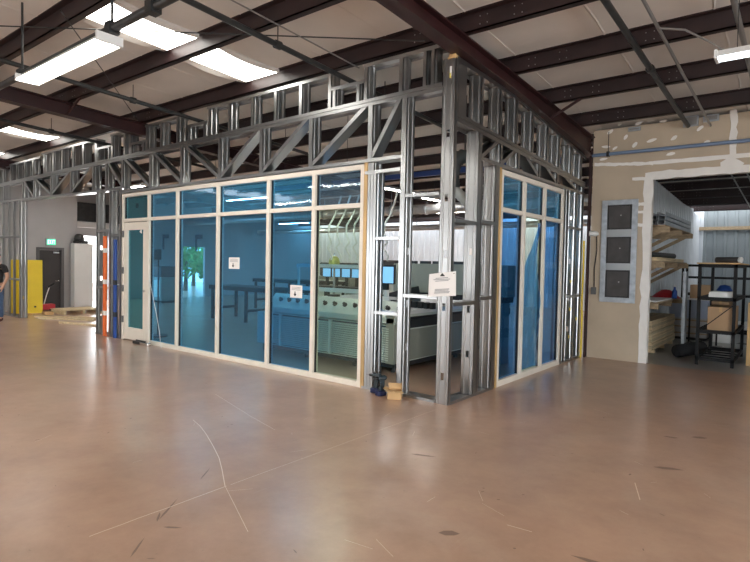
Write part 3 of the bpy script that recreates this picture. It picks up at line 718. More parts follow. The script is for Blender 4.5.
hall = [(-7.4, -5.6, 6.6, 3.30, 0), (-5.3, -3.6, 8.6, 3.22, 0), (-10.6, -8.8, 5.0, 3.3, 0), (-12.2, -10.4, 8.0, 3.25, 0), (-6.0, -4.4, 9.2, 3.1, 0), (-9.4, -7.2, 12.2, 2.95, 0), (-3.4, -1.6, 9.5, 3.1, 0), (-14.5, -12.7, 10.5, 3.1, 0), (-9.2, -7.4, 2.4, 3.25, 0), (-12.6, -10.8, 2.5, 3.45, 0), (-4.2, -2.5, 1.3, 2.95, 0)]
ordn = ['nearest', 'second', 'third', 'fourth', 'fifth', 'sixth', 'seventh', 'eighth', 'ninth', 'tenth', 'eleventh', 'twelfth', 'thirteenth', 'fourteenth']
hl = ['hall lamp seen between studs left of the corner', 'small hall lamp seen right of the tall stud in the corner bay', 'hall lamp behind the third blue window', 'hall lamp far back left behind the second blue window',
      'hall lamp over the rear of the hall behind the clear window', 'long bright hall lamp low over the ribbed rear wall', 'hall lamp seen right of the corner column', 'hall lamp at the far rear left corner', 'hall lamp just behind the middle blue windows', 'hall lamp seen through the stud truss above the glass door', 'hall lamp added right above the saw to light its gantry, behind the pale transom pane']  # last one is added to brighten the front of the saw's gantry
for k, ((a, b_, y, z, q), l) in enumerate(zip(hall, hl)):
    if k in (0, 1, 6):
        X, ya, yb, zz = ((-4.44, 4.42, 5.9, 3.2), (-4.68, 6.42, 7.6, 3.2), (-3.82, 8.05, 9.3, 3.2))[k if k < 2 else 2]
        t = lamp_y(X, ya, yb, zz, 'white fluorescent '+l, 'tubehall')
        MB().cyl((X, (ya+yb)/2, zz+.03), (X, (ya+yb)/2, zb((ya+yb)/2)+.1), .006, 6).build('hanging_rod', 'darksteel', t)
    else: lamp(a, b_, y, z, 'white fluorescent '+l, 'tubehall')
for i, (x, y) in enumerate(((-7.5, -5.2), (-2.4, -7.6), (3.2, -6.0), (-11.5, -7.5), (4.5, -9.5), (-6.5, -10.3), (6.2, -2.4))):
    lamp(x, x+2.0, y, 3.5, 'fluorescent lamp over the shop floor behind the camera, the %s one' % ('first', 'second', 'third', 'fourth', 'fifth', 'sixth', 'seventh')[i], 'tubelight')
lamp(4.2, 6.0, 7.5, 3.1, 'added unseen lamp brightening the storage room, out of sight behind the opening head', 'storefill')  # unseen lamp added to brighten the storage room
pipe_y('conduit', 1.65, .011, 4.53, 14.47, .014, 'greypipe', 'thin conduit under the storage room roof, the left one')
pipe_y('conduit', 1.92, .011, 4.53, 14.47, .014, 'greypipe', 'thin conduit under the storage room roof, the right one')

# ------------------------------------------------------------------ room walls
def wall_open(name, ax, pos, a0, a1, z1, openings, m, th=.12):
    """wall with rectangular openings (a, b, z0, z1)"""
    mb = MB(); cuts = sorted(openings); cur = a0
    def rect(u0, u1, w0, w1):
        if u1-u0 < 1e-4 or w1-w0 < 1e-4: return
        mb.box(pos, pos+th, u0, u1, w0, w1) if ax == 'y' else mb.box(u0, u1, pos, pos+th, w0, w1)
    for a, b_, w0, w1 in cuts:
        rect(cur, a, 0, z1); rect(a, b_, 0, w0); rect(a, b_, w1, z1); cur = b_
    rect(cur, a1, 0, z1)
    return struct(mb.build(name, m))
wall_open('wall_left', 'y', XL-.12, YN, YF, 4.3, [(2.9, 4.3, 0, 2.25), (7.33, 8.34, 0, 2.02)], 'grey')
wall_open('wall_near', 'x', YN-.12, XL, XR, 4.8, [(-12, -8.4, 0, 3.2), (-1, 3.5, 0, 3.4)], 'drywall')
wall_open('wall_far_right', 'y', XR, YN, YF, 4.8, [(-7.5, -2.5, 0, 3.3)], 'drywall')
rb = MB()
def ribs_x(xa, xb, y, z0, z1, sgn, pitch=.27):
    pts = []; x = xa
    while x < xb: pts += [(x, y), (x+pitch*.62, y), (x+pitch*.72, y+sgn*.035), (x+pitch*.90, y+sgn*.035)]; x += pitch
    pts.append((xb, y)); n = len(pts)
    rb.add([(a, b_, z0) for a, b_ in pts]+[(a, b_, z1) for a, b_ in pts], [(i, i+1, i+1+n, i+n) for i in range(n-1)])
ribs_x(XL, .2, YF, 0, 3.4, -1); rb.box(XL, XR, YF+.02, YF+.12, 0, 3.5); rb.slot(1); ribs_x(.2, XR, YF, 0, 3.4, -1)
struct(rb.build('wall_back', ['ribbed', 'ribbedgrey']))
rb = MB(); pts = []; y = YT+.13
while y < YF-.1: pts += [(.27, y), (.27, y+.17), (.235, y+.19), (.235, y+.25)]; y += .27
n = len(pts); e = [(a, b_, 0) for a, b_ in pts]+[(a, b_, 3.7-.0*b_) for a, b_ in pts]
rb.add([(a, b_, z if z == 0 else zb(b_)-.05) for a, b_, z in e], [(i, i+1, i+1+n, i+n) for i in range(n-1)])
rb.box(.14, .225, YT+.13, YF, 0, 3.3)
struct(rb.build('wall_divider', 'ribbed'))
B(.27, XR, 14.40, 14.46, 2.72, 2.82).build('girt_beam', 'oldwood'); tag(bpy.data.objects['girt_beam'], 'brown girt beam high on the storage room rear wall', 'beam')
# grey wall with exit door
wall_open('wall_partition', 'y', -14.32, -3.4, 2.27, 3.72, [(1.2, 1.87, 0, 1.73)], 'grey')
B(-14.5, -14.32, -3.4, 2.27, 3.3, 3.72)
B(-14.318, -14.28, -3.4, .85, 0, 3.7).build('wall_far_left', 'white'); struct(bpy.data.objects['wall_far_left'])
t = bpy.data.objects.new('door_1', None); col.objects.link(t); t.location = Vector((-14.26, 1.535, 0))*S; BASE['door_1'] = Vector((-14.26, 1.535, 0)); struct(t)
B(-14.28, -14.24, 1.245, 1.825, .01, 1.69).build('door_leaf', 'doorpaint', t)
m = MB(); m.box(-14.34, -14.18, 1.16, 1.245, 0, 1.77).box(-14.34, -14.18, 1.825, 1.90, 0, 1.77).box(-14.34, -14.18, 1.245, 1.825, 1.70, 1.77); m.build('door_frame', 'doorframe', t)
MB().cyl((-14.24, 1.76, .80), (-14.18, 1.76, .80), .02, 8).cyl((-14.19, 1.77, .80), (-14.19, 1.66, .80), .014, 8).build('door_handle', 'chrome', t)
B(-14.24, -14.17, 1.60, 1.76, 1.60, 1.65).build('door_closer', 'chrome', t)
t = thing('dark_roof_box', 'added dark box standing in for the dark roof above the bright opening behind the pale grey cabinet', 'stand-in', (-16.45, 3.6, 2.5))
B(-16.59, -16.25, 2.5, 4.7, 2.72, 3.35).build('hood', 'darksteel', t, .03)  # added dark box stands in for the dark roof over the opening
B(-16.59, -16.35, 2.5, 4.7, 2.52, 2.715).build('white_header', 'white', t, .005)
for y in (2.72, 4.32): B(-16.59, -16.5, y, y+.12, 0, 2.515).build('side_post', 'galvdull', t)
# EXIT sign
t = thing('exit_sign', 'green glowing EXIT sign above the charcoal door', 'sign', (-14.17, 1.54, 1.83))
B(-14.20, -14.155, 1.40, 1.68, 1.825, 2.03).build('sign_housing', 'galvdull', t, .003)
B(-14.155, -14.150, 1.425, 1.655, 1.845, 2.01).build('green_face', 'exitgreen', t)
def letters(txt, y, z, h, wd, mb, x):
    b_ = wd*.22; 
    for ch in txt:
        def r(y0, y1, z0, z1): mb.box(x, x+.003, y+y0*wd, y+y1*wd, z+z0*h, z+z1*h)
        def dg(y0, z0, y1, z1): mb.bar((x+.0015, y+y0*wd, z+z0*h), (x+.0015, y+y1*wd, z+z1*h), (0, 1, 0), (1, 0, 0), b_, .003)
        if ch == 'E': r(0, .25, 0, 1); r(.25, 1, 0, .18); r(.25, .9, .42, .58); r(.25, 1, .82, 1)
        elif ch == 'X': dg(.1, 0, .9, 1); dg(.1, 1, .9, 0)
        elif ch == 'I': r(.36, .64, 0, 1)
        elif ch == 'T': r(0, 1, .82, 1); r(.37, .63, 0, .82)
        y += wd*1.22
mb = MB(); letters('EXIT', 1.447, 1.87, .115, .040, mb, -14.150); mb.build('sign_letters', 'exitletters', t)

# ------------------------------------------------------------------ outside
B(-31, XL-.14, -8, 16, -.2, -.012).build('ground_outside', 'asphalt'); struct(bpy.data.objects['ground_outside'])
def tree(x, y, h, r, label, seed):
    rr = random.Random(seed); t = thing('tree', label, 'tree', (x, y, 0), 'trees outside')
    MB().tube([(x, y, -.012), (x+.05, y, h*.3), (x, y+.05, h*.6)], [.12, .09, .05], 8).build('trunk', 'bark', t)
    m = MB()
    for i in range(650):
        a, b_, q = rr.uniform(0, 2*PI), rr.uniform(-1, 1), rr.random()**.4
        p = Vector((x+r*q*math.cos(a)*math.sqrt(1-b_*b_), y+r*q*math.sin(a)*math.sqrt(1-b_*b_), h*.62+h*.40*q*b_))
        u = Vector((rr.uniform(-1, 1), rr.uniform(-1, 1), rr.uniform(-1, 1))).normalized(); v = u.cross(Vector((rr.uniform(-1, 1), .3, rr.uniform(-1, 1)))).normalized()
        s_ = rr.uniform(.08, .18); m.add([p-u*s_, p+v*s_*.5, p+u*s_, p-v*s_*.5], [(0, 1, 2, 3)])
    m.build('foliage', 'leaf', t)['kind'] = 'stuff'
tree(-20.6, 10.0, 2.6, .85, 'leafy green tree seen through the doorway behind the third window, right one', 1)
tree(-24.8, 13.2, 3.4, 1.5, 'leafy green tree seen through the doorway behind the third window, farther one', 2)
tree(-21.6, 11.9, 2.0, .9, 'low green bush outside the doorway behind the third window', 3)

# ------------------------------------------------------------------ objects at left
t = thing('yellow_board', 'bright yellow upright board standing in front of the charcoal exit door', 'board', (-12.9, .66, 0))
MB().hexa([(-12.95, .49, .02), (-12.92, .49, .02), (-12.84, .83, .02), (-12.87, .83, .02)], [(-12.98, .49, 1.41), (-12.95, .49, 1.41), (-12.87, .83, 1.41), (-12.90, .83, 1.41)]).build('board', 'yellow', t, .003)
B(-12.93, -12.86, .64, .68, .17, .205).build('black_mark', 'black', t)
MB().hexa([(-13.0, .46, 0), (-12.7, .46, 0), (-12.7, .86, 0), (-13.0, .86, 0)], [(-13.0, .46, .02), (-12.7, .46, .02), (-12.7, .86, .02), (-13.0, .86, .02)]).build('foot', 'wood', t)
tag(MB().hexa([(-13.22, .22, 0), (-13.18, .22, 0), (-13.18, .50, 0), (-13.22, .50, 0)], [(-13.25, .22, 1.41), (-13.21, .22, 1.41), (-13.21, .50, 1.41), (-13.25, .50, 1.41)]).build('yellow_board', 'yellow'), 'yellow board half hidden behind the studs at far left', 'board')
t = thing('floor_sweeper', 'small red floor sweeper with a thin upright handle by the charcoal door', 'sweeper', (-13.6, 1.1, 0))
B(-13.75, -13.5, .97, 1.40, .03, .19).build('red_body', 'red', t, .02)
MB().tube([(-13.55, 1.12, .17), (-13.5, 1.17, .45), (-13.5, 1.26, .72)], .014, 6).build('handle', 'cord', t)
MB().tube([(-13.5, 1.20, .66), (-13.5, 1.36, .76)], .03, 8).build('grip', 'black', t)
for y in (1.0, 1.27): MB().cyl((-13.5, y-.02, .03), (-13.5, y+.02, .03), .03, 10).build('wheel', 'dark', t)
t = thing('storage_cabinet', 'pale grey cabinet beside the grey wall with dark junk on top', 'cabinet', (-13.95, 2.32, 0))
B(-14.14, -13.9, 2.06, 2.60, .03, 1.91).build('body', 'white', t, .006)
B(-13.9, -13.885, 2.07, 2.59, .06, 1.90).build('door', 'white', t, .004)
B(-14.12, -13.92, 2.1, 2.56, 0, .03).build('plinth', 'dark', t)
tag(B(-14.1, -13.95, 2.10, 2.50, 1.912, 2.0).build('rolled_mat', 'dark', None, .03), 'dark grey bundle lying on the pale grey cabinet', 'bundle')
t = thing('dark_helmet', 'dark round helmet-like item on top of the bundle on the pale cabinet', 'helmet', (-14.0, 2.24, 2.0))
MB().lathe([(.001, .20), (.07, .19), (.12, .14), (.14, .06), (.14, .0), (.001, 0)], (-14.02, 2.25, 2.0), 14).build('shell', 'darksteel', t)
B(-14.0, -13.86, 2.19, 2.31, 2.0, 2.02).build('visor', 'black', t)
# pallet and planks
t = thing('wood_pallet', 'low wooden pallet on the floor by the pale grey cabinet', 'pallet', (-12.6, 1.5, 0))
for k in range(5): B(-12.95+.17*k, -12.83+.17*k, 1.05, 2.1, .10, .12).build('deck_board', 'lumber', t)
for y in (1.07, 1.55, 2.02): B(-12.95, -12.15, y, y+.06, .0, .10).build('stringer', 'lumber', t)
for (p, q, lab) in (((-12.0, .35), (-10.75, 1.25), 'long thin plank on the floor in the opening, farthest one'), ((-11.55, .28), (-10.3, 1.0), 'long thin plank on the floor in the opening, middle one'), ((-10.3, .25), (-9.1, .62), 'short brown plank on the floor nearest the window')):
    d = Vector((q[0]-p[0], q[1]-p[1], 0)).normalized(); nn = Vector((-d.y, d.x, 0))
    tag(MB().bar((*p, .02), (*q, .02), nn, (0, 0, 1), .09, .04).build('plank', 'lumber'), lab, 'plank', 'loose planks')
tag(B(-12.62, -12.4, .72, .92, 0, .075).build('wood_block', 'cardlight'), 'small pinkish wood block at the foot of the yellow board', 'block')
# spirit levels in jamb
t = thing('spirit_level', 'tall orange spirit level standing against the left window jamb', 'level', (-7.61, .06, .04))
B(-7.67, -7.57, -.045, -.01, .0, 1.92).build('orange_bar', 'orange', t, .004)
for z in (.4, 1.0, 1.6): B(-7.671, -7.569, -.046, -.009, z, z+.09).build('vial_window', 'paper', t)
t = thing('spirit_level', 'tall blue spirit level standing against the left window jamb', 'level', (-7.28, .06, .04))
B(-7.26, -7.18, -.045, -.01, .0, 1.85).build('blue_bar', 'blue', t, .004)
for z in (.4, 1.0): B(-7.261, -7.179, -.046, -.009, z, z+.09).build('vial_window', 'black', t)

# ------------------------------------------------------------------ person
def skin_mesh(name, joints, edges, m, parent, sub=2, root=0):
    me = bpy.data.meshes.new(name); o = bpy.data.objects.new(name, me); col.objects.link(o); b = BASE[parent.name]
    me.from_pydata([tuple(Vector(j[0])*S) for j in joints], edges, [])
    o.parent = parent; me.materials.append(M[m])
    md = o.modifiers.new('skin', 'SKIN'); md.use_smooth_shade = True
    for i, j in enumerate(joints):
        r = j[1]; r = r if isinstance(r, tuple) else (r, r)
        me.skin_vertices[0].data[i].radius = (r[0]*S, r[1]*S); me.skin_vertices[0].data[i].use_root = (i == root)
    sb = o.modifiers.new('sub', 'SUBSURF'); sb.levels = sub; sb.render_levels = sub
    return o
px_, py_ = -11.52, -.62
PN = thing('person', 'person in black t-shirt and blue jeans standing at the left picture edge', 'person', (px_, py_, 0))
PN.rotation_euler = (0, 0, math.radians(35))
# local axes: +x = to the viewer's right, -y faces the camera
bj = [((0, 0, .80), (.115, .085)), ((0, .0, .98), (.11, .08)), ((0, .01, 1.16), (.135, .09)), ((0, .01, 1.27), (.09, .065)), ((0, .0, 1.34), (.045, .045)), ((0, -.01, 1.40), (.055, .062)), ((0, -.012, 1.47), (.070, .085)), ((0, -.005, 1.545), (.045, .055)),
      ((.165, .01, 1.265), .055), ((.235, .03, 1.03), .040), ((.19, -.04, .83), .027), ((.165, -.06, .77), .03),
      ((-.165, .01, 1.265), .055), ((-.22, .03, 1.03), .040), ((-.21, -.04, .82), .027), ((-.205, -.05, .76), .03),
      ((.08, 0, .74), .078), ((.085, -.01, .43), .052), ((.09, .01, .09), .036), ((.095, -.10, .035), .03),
      ((-.08, 0, .74), .078), ((-.085, -.01, .43), .052), ((-.09, .01, .09), .036), ((-.095, -.10, .035), .03)]
be = [(0, 1), (1, 2), (2, 3), (3, 4), (4, 5), (5, 6), (6, 7), (3, 8), (8, 9), (9, 10), (10, 11), (3, 12), (12, 13), (13, 14), (14, 15), (0, 16), (16, 17), (17, 18), (18, 19), (0, 20), (20, 21), (21, 22), (22, 23)]
for sx, hx, hy, hz in ((1, .165, -.06, .77), (-1, -.205, -.05, .76)):
    h = 11 if sx > 0 else 15
    for k, (dx, dy, l) in enumerate(((.012, -.014, .05), (.008, -.004, .056), (.004, .008, .053), (0, .018, .043))):
        i = len(bj); bj += [((hx-sx*.005+dx*sx, hy+dy, hz-.035), .009), ((hx-sx*.01+dx*sx, hy+dy-.012, hz-.035-l*.7), .008), ((hx-sx*.02+dx*sx, hy+dy-.03, hz-.035-l), .007)]
        be += [(h, i), (i, i+1), (i+1, i+2)]
    i = len(bj); bj += [((hx-sx*.02, hy-.03, hz-.01), .010), ((hx-sx*.03, hy-.05, hz-.035), .008)]; be += [(h, i), (i, i+1)]
skin_mesh('body', bj, be, 'skin', PN, 2)
skin_mesh('t_shirt', [((0, 0, .80), (.140, .112)), ((0, .0, .98), (.138, .112)), ((0, .01, 1.16), (.160, .115)), ((0, .01, 1.27), (.10, .075)), ((0, .005, 1.315), (.058, .058)), ((.165, .01, 1.265), .069), ((.215, .022, 1.10), .062), ((-.165, .01, 1.265), .069), ((-.205, .022, 1.10), .062)],
    [(0, 1), (1, 2), (2, 3), (3, 4), (3, 5), (5, 6), (3, 7), (7, 8)], 'shirt', PN)
skin_mesh('jeans', [((0, 0, .80), (.120, .092)), ((.08, 0, .72), .088), ((.085, -.01, .43), .066), ((.09, .01, .08), .056), ((-.08, 0, .72), .088), ((-.085, -.01, .43), .066), ((-.09, .01, .08), .056), ((0, 0, .87), (.118, .09))], [(0, 1), (1, 2), (2, 3), (0, 4), (4, 5), (5, 6), (0, 7)], 'jeans', PN)
for sx in (1, -1): skin_mesh('boot', [((sx*.09, .015, .10), .046), ((sx*.092, .02, .045), .045), ((sx*.096, -.07, .042), .042), ((sx*.10, -.13, .032), .030)], [(0, 1), (1, 2), (2, 3)], 'boot', PN)
skin_mesh('hair', [((0, .03, 1.44), (.062, .06)), ((0, .015, 1.51), (.072, .082)), ((0, .0, 1.565), (.052, .062))], [(0, 1), (1, 2)], 'hair', PN)
def local(mb, name, m, par):
    me = bpy.data.meshes.new(name); o = bpy.data.objects.new(name, me); col.objects.link(o)
    me.from_pydata([tuple(Vector(v)*S) for v in mb.v], [], mb.f); me.materials.append(M[m]); o.parent = par; return o
for sx in (1, -1):
    local(MB().lathe([(.001, .008), (.006, .006), (.008, 0), (.006, -.006), (.001, -.008)], (sx*.026, -.090, 1.475), 8), 'eye', 'black', PN)
    local(MB().tube([(sx*.068, .0, 1.45), (sx*.076, .008, 1.475), (sx*.07, .006, 1.50)], [.008, .012, .008], 6), 'ear', 'skin', PN)
local(MB().tube([(0, -.085, 1.485), (0, -.105, 1.455), (0, -.088, 1.447)], [.006, .011, .008], 6), 'nose', 'skin', PN)
local(MB().tube([(-.022, -.080, 1.418), (0, -.088, 1.416), (.022, -.080, 1.418)], .005, 6), 'mouth', 'red', PN)

# ------------------------------------------------------------------ corner items: sign, drill, box
t = thing('paper_sign', 'white paper sign taped to the corner column of the stud wall', 'sign', (-.10, -.02, 1.15))
MB().prism((-.10, -.008, 1.295), (-.10, -.012, 1.295), (1, 0, .0), (0, 0, 1), [(-.175, -.145), (.17, -.115), (.165, .145), (-.165, .105)]).build('sheet', 'paper', t)
pr = MB(); rr = random.Random(2)
for z in (1.355, 1.34, 1.325, 1.235, 1.222, 1.208, 1.195): pr.bar((-.21+rr.uniform(0, .03), -.0135, z), (.0-rr.uniform(0, .03), -.0135, z+.015), (0, 1, 0), (0, 0, 1), .002, .007)
pr.build('printed_lines', 'ink', t)
MB().prism((-.10, -.0125, 1.395), (-.10, -.0145, 1.395), (1, 0, 0), (0, 0, 1), [(-.03, -.015), (.035, -.012), (.0, .022)]).build('printed_mark', 'black', t)
MB().cyl((.045, -.0125, 1.415), (.045, -.018, 1.415), .006, 8).build('screw', 'chrome', t)
def drill(x, y, ang, label, s_=1.):
    t = thing('cordless_drill', label, 'drill', (x, y, 0), 'cordless drills'); t.rotation_euler = (0, 0, ang)
    def L(mb, n, m, bv=0.):
        o = local(mb, n, m, t)
        if bv: md = o.modifiers.new('b', 'BEVEL'); md.width = bv*S; md.segments = 2
    L(B(-.055, .055, -.04, .04, 0, .06), 'battery', 'navy', .010)
    L(MB().prism((0, -.022, .06), (0, .022, .06), (1, 0, 0), (0, 0, 1), [(-.035, 0), (.02, 0), (.01, .13), (-.04, .14)]), 'grip', 'teal', .006)
    L(MB().tube([(-.065, 0, .20), (-.05, 0, .20), (.02, 0, .20), (.04, 0, .20)], [.022, .031, .031, .022], 12), 'motor_body', 'teal')
    L(MB().tube([(.04, 0, .20), (.07, 0, .20), (.09, 0, .20)], [.017, .017, .010], 10), 'chuck', 'black')
    L(MB().cyl((.09, 0, .20), (.13, 0, .20), .004, 6), 'bit', 'greypipe')
    L(B(.012, .03, -.010, .010, .11, .15), 'trigger', 'black')
drill(-.93, -.07, math.radians(190), 'blue cordless drill standing on the floor, the left one by the jamb')
drill(-.80, -.14, math.radians(250), 'blue cordless drill standing on the floor, beside the open cardboard box')
t = thing('cardboard_box', 'small open cardboard box with raised flaps on the floor by the drills', 'box', (-.60, -.14, 0)); t.rotation_euler = (0, 0, math.radians(30))
bw, bd, bh = .078, .065, .10; m = MB()
for q in ((-bw, bw, -bd, -bd+.006, 0, bh), (-bw, bw, bd-.006, bd, 0, bh), (-bw, -bw+.006, -bd, bd, 0, bh), (bw-.006, bw, -bd, bd, 0, bh), (-bw, bw, -bd, bd, 0, .006)): m.box(*q)
local(m, 'carton', 'cardlight', t)
def flap(a, b_, out, rise):
    a, b_ = Vector(a), Vector(b_); o = Vector((out[0], out[1], rise)); q = Vector((0, 0, .004))
    local(MB().hexa([a, b_, b_+o, a+o], [a+q, b_+q, b_+o+q, a+o+q]), 'flap', 'cardlight', t)
flap((0, -bd, bh), (bw, -bd, bh), (.03, -.05), -.01); flap((-bw, -bd, bh), (0, -bd, bh), (-.02, -.05), .0); flap((bw, bd, bh), (-bw, bd, bh), (-.01, .03), .05); flap((-bw, bd, bh), (-bw, -bd, bh), (-.045, -.01), .02); flap((bw, -.01, bh), (bw, bd, bh), (-.005, .0), .075)
t = thing('door_hardware', 'small dark and silver door hardware lying at the foot of the glass door', 'hardware', (-6.15, -.12, 0))
B(-6.38, -6.14, -.13, -.06, 0, .05).build('dark_body', 'darksteel', t, .008); B(-6.12, -5.85, -.14, -.07, .0, .055).build('silver_bar', 'chrome', t, .008); MB().cyl((-6.3, -.10, .065), (-6.0, -.10, .065), .013, 8).build('rod', 'black', t)
tag(MB().tube([(-6.02, -.018, 1.15), (-5.92, -.02, .9), (-5.78, -.02, .55), (-5.66, -.03, .25), (-5.58, -.06, .09), (-5.5, -.09, .012)], .0045, 6).build('hanging_cable', 'cord'), 'white cord hanging down the second blue window to the floor', 'cord')

# ------------------------------------------------------------------ panel saw in the hall
t = thing('panel_saw', 'large pale green beam saw machine behind the corner of the stud wall', 'machine', (-2.6, 2.2, 0))
sx0, sx1, sy0, sy1 = -4.3, -1.42, .95, 4.6
CB = B(sx0, sx1, sy0, sy1, .13, .66).build('cabinet', 'machine', t, .01)
B(sx0+.3, sx1-.06, sy0-.004, sy0, .15, .645).build('louver_gap_shade', 'machdark', t, 0, CB)  # dark sheet paints the shade in the gaps between the slats
lv = MB()
for k in range(15):
    z = .17+.031*k
    lv.prism((sx0+.35, sy0, z), (sx1-.08, sy0, z), (0, 1, 0), (0, 0, 1), [(-.004, .004), (-.032, -.004), (-.032, .010), (-.004, .020)])
lv.build('louver_slats', 'machine', t, 0, CB)
for x in (-3.72, -2.62): B(x, x+.05, sy0-.04, sy0, .14, .65).build('cabinet_post', 'machine', t, .004)
B(-1.55, -1.41, sy0-.03, sy0+.10, .13, .80).build('corner_post', 'machgrey', t, .006)
B(sx1-.25, sx1-.03, sy0+.12, sy1, .66, .76).build('dark_slot', 'machdark', t)
B(sx1-.01, sx1+.012, sy0+.22, sy1, .60, .72).build('dark_slot', 'machdark', t)
B(sx1+.0, sx1+.018, sy0+.25, sy1-.1, .15, .58).build('side_panel', 'machgrey', t, .004)
B(sx0, sx1+.02, sy0+.1, sy1, .76, .80).build('table_edge', 'machine', t, .006)
B(sx0, sx1+.03, sy0+.35, sy1, .80, .86).build('table_top', 'tabletop', t, .01)
for x in (-4.2, -3.2, -2.2, -1.5):
    for y in (sy0+.1, sy0+1.8, sy1-.1): MB().cyl((x, y, 0), (x, y, .13), .035, 10).build('foot', 'darksteel', t)
B(sx0+.2, sx1, sy0+.02, sy1-.1, .07, .13).build('base_skirt', 'machdark', t)
CP = MB().prism((sx0+.25, sy0, 0), (sx1+.02, sy0, 0), (0, 1, 0), (0, 0, 1), [(-.03, .68), (-.03, .76), (.18, .97), (.24, .97), (.24, .68)]).build('control_panel', 'machine', t, .006)
nd = Vector((0, -.707, .707))
for k in range(13):
    x = sx0+.5+k*.2; c0 = Vector((x, sy0+.085, .875))
    kn = MB().cyl(c0, c0+nd*.02, .036, 12).cyl(c0+nd*.02, c0+nd*.05, .022, 10); kn.build('control_knob', 'black' if k % 3 else 'darksteel', t, 0, CP)
for k in range(10): B(-2.2+.10*k, -2.14+.10*k, 1.62, 1.70, .86, .95).build('suction_block', 'machdark', t)
gy = 2.6
B(-2.68, -.55, gy, gy+.35, 1.03, 1.515).build('gantry_cover', 'machgrey', t, .012)
B(-2.62, -.6, gy+.03, gy+.33, .94, 1.03).build('gantry_dark_base', 'machdark', t)
for x in (-2.5, -.85): B(x, x+.2, gy+.05, gy+.30, .80 if x < -1.5 else .0, .95).build('gantry_leg', 'machgrey', t)
MB().hexa([(-2.62, gy-.5, .93), (-2.1, gy-.5, .93), (-2.1, gy+.05, .93), (-2.62, gy+.05, .93)], [(-2.55, gy-.45, .99), (-2.15, gy-.45, 1.10), (-2.15, gy+.05, 1.14), (-2.55, gy+.05, 1.0)]).build('dark_hood', 'machdark', t)
for x, w_ in ((-2.45, .14), (-2.2, .16), (-1.95, .13), (-1.6, .3), (-1.05, .2)): B(x, x+w_, gy+.1, gy+.2, 1.515, 1.56).build('gantry_bracket', 'darksteel', t)
# guard frame above the cabinet
for x in (-3.70, -3.35, -2.28): B(x, x+.03, 1.3, 1.33, .97, 1.46).build('guard_post', 'lampwhite', t)
B(-3.72, -2.22, 1.29, 1.34, 1.42, 1.475).build('guard_rail', 'lampwhite', t); B(-3.72, -2.22, 1.27, 1.36, 1.04, 1.10).build('guard_rail', 'lampwhite', t)
B(-3.6, -3.35, 1.1, 1.2, .86, .97)
t = thing('computer_monitor', 'glowing pale blue computer screen on the control stand of the saw', 'monitor', (-2.1, 1.7, .86))
B(-2.32, -1.97, 1.66, 1.70, 1.19, 1.485).build('bezel', 'black', t, .006); B(-2.305, -1.985, 1.655, 1.66, 1.205, 1.455).build('screen', 'screen', t)
B(-2.18, -2.12, 1.68, 1.74, .99, 1.2).build('stand', 'lampwhite', t); B(-2.3, -2.0, 1.58, 1.8, .86, .99).build('keyboard_box', 'lampwhite', t, .01)
B(-2.24, -2.06, 1.60, 1.654, 1.10, 1.20).build('keypad', 'black', t)
t = thing('air_tank', 'small yellow green tank standing on the saw behind the clear window', 'tank', (-4.075, 2.6, .86))
MB().lathe([(.001, 1.625), (.05, 1.618), (.09, 1.58), (.108, 1.51), (.095, 1.44), (.05, 1.40), (.001, 1.39)], (-4.075, 2.6, 0), 18).build('vessel', 'tank', t)
MB().cyl((-4.075, 2.6, .88), (-4.075, 2.6, 1.40), .02, 8).build('post', 'greypipe', t)
B(-4.16, -3.99, 2.52, 2.68, .861, .90).build('base', 'darksteel', t)
MB().cyl((-4.075, 2.6, 1.62), (-4.075, 2.6, 1.68), .012, 8).build('valve', 'chrome', t)
# blue lit screens on rear bench
t = thing('work_bench', 'dark rear bench behind the clear window carrying small lit blue screens', 'bench', (-6.2, 5.4, 0))
B(-7.2, -5.2, 5.1, 5.7, .86, .9).build('bench_top', 'darksteel', t)
for x in (-7.1, -5.36):
    for y in (5.15, 5.6): B(x, x+.06, y, y+.06, 0, .86).build('leg', 'darksteel', t)
for k, x in enumerate((-6.95, -6.62, -6.28, -5.94, -5.58)):
    q = thing('computer_monitor', 'small blue lit screen on the rear bench, %s from the left' % ordn[k].replace('nearest', 'first'), 'monitor', (x, 5.45, .9), 'screens on the rear bench')
    B(x-.15, x+.15, 5.44, 5.47, 1.12, 1.36).build('bezel', 'black', q); B(x-.135, x+.135, 5.436, 5.44, 1.135, 1.345).build('screen', 'screen', q); B(x-.03, x+.03, 5.44, 5.5, .901, 1.13).build('stand', 'black', q)
# roller table in hall
def roller_table(xa, xb, ya, yb, h, label):
    t = thing('roller_table', label, 'table', ((xa+xb)/2, (ya+yb)/2, 0), 'roller tables')
    B(xa, xb, ya, ya+.06, h-.1, h).build('side_rail', 'blackm', t); B(xa, xb, yb-.06, yb, h-.1, h).build('side_rail', 'blackm', t)
    k = 0; x = xa+.1
    while x < xb-.05: MB().cyl((x, ya+.06, h-.03), (x, yb-.06, h-.03), .035, 8).build('roller', 'darksteel', t); x += .22
    for x in (xa+.1, (xa+xb)/2, xb-.16):
        for y in (ya, yb-.06): B(x, x+.06, y, y+.06, 0, h-.1).build('leg', 'blackm', t)
        B(x, x+.06, ya, yb, .25, .31).build('cross_bar', 'blackm', t)
roller_table(-9.2, -6.3, 3.4, 4.2, .86, 'long dark roller table behind the fourth and fifth blue windows')
roller_table(-10.9, -7.6, 6.2, 7.0, .95, 'dark roller table deeper in the hall behind the fourth blue window')
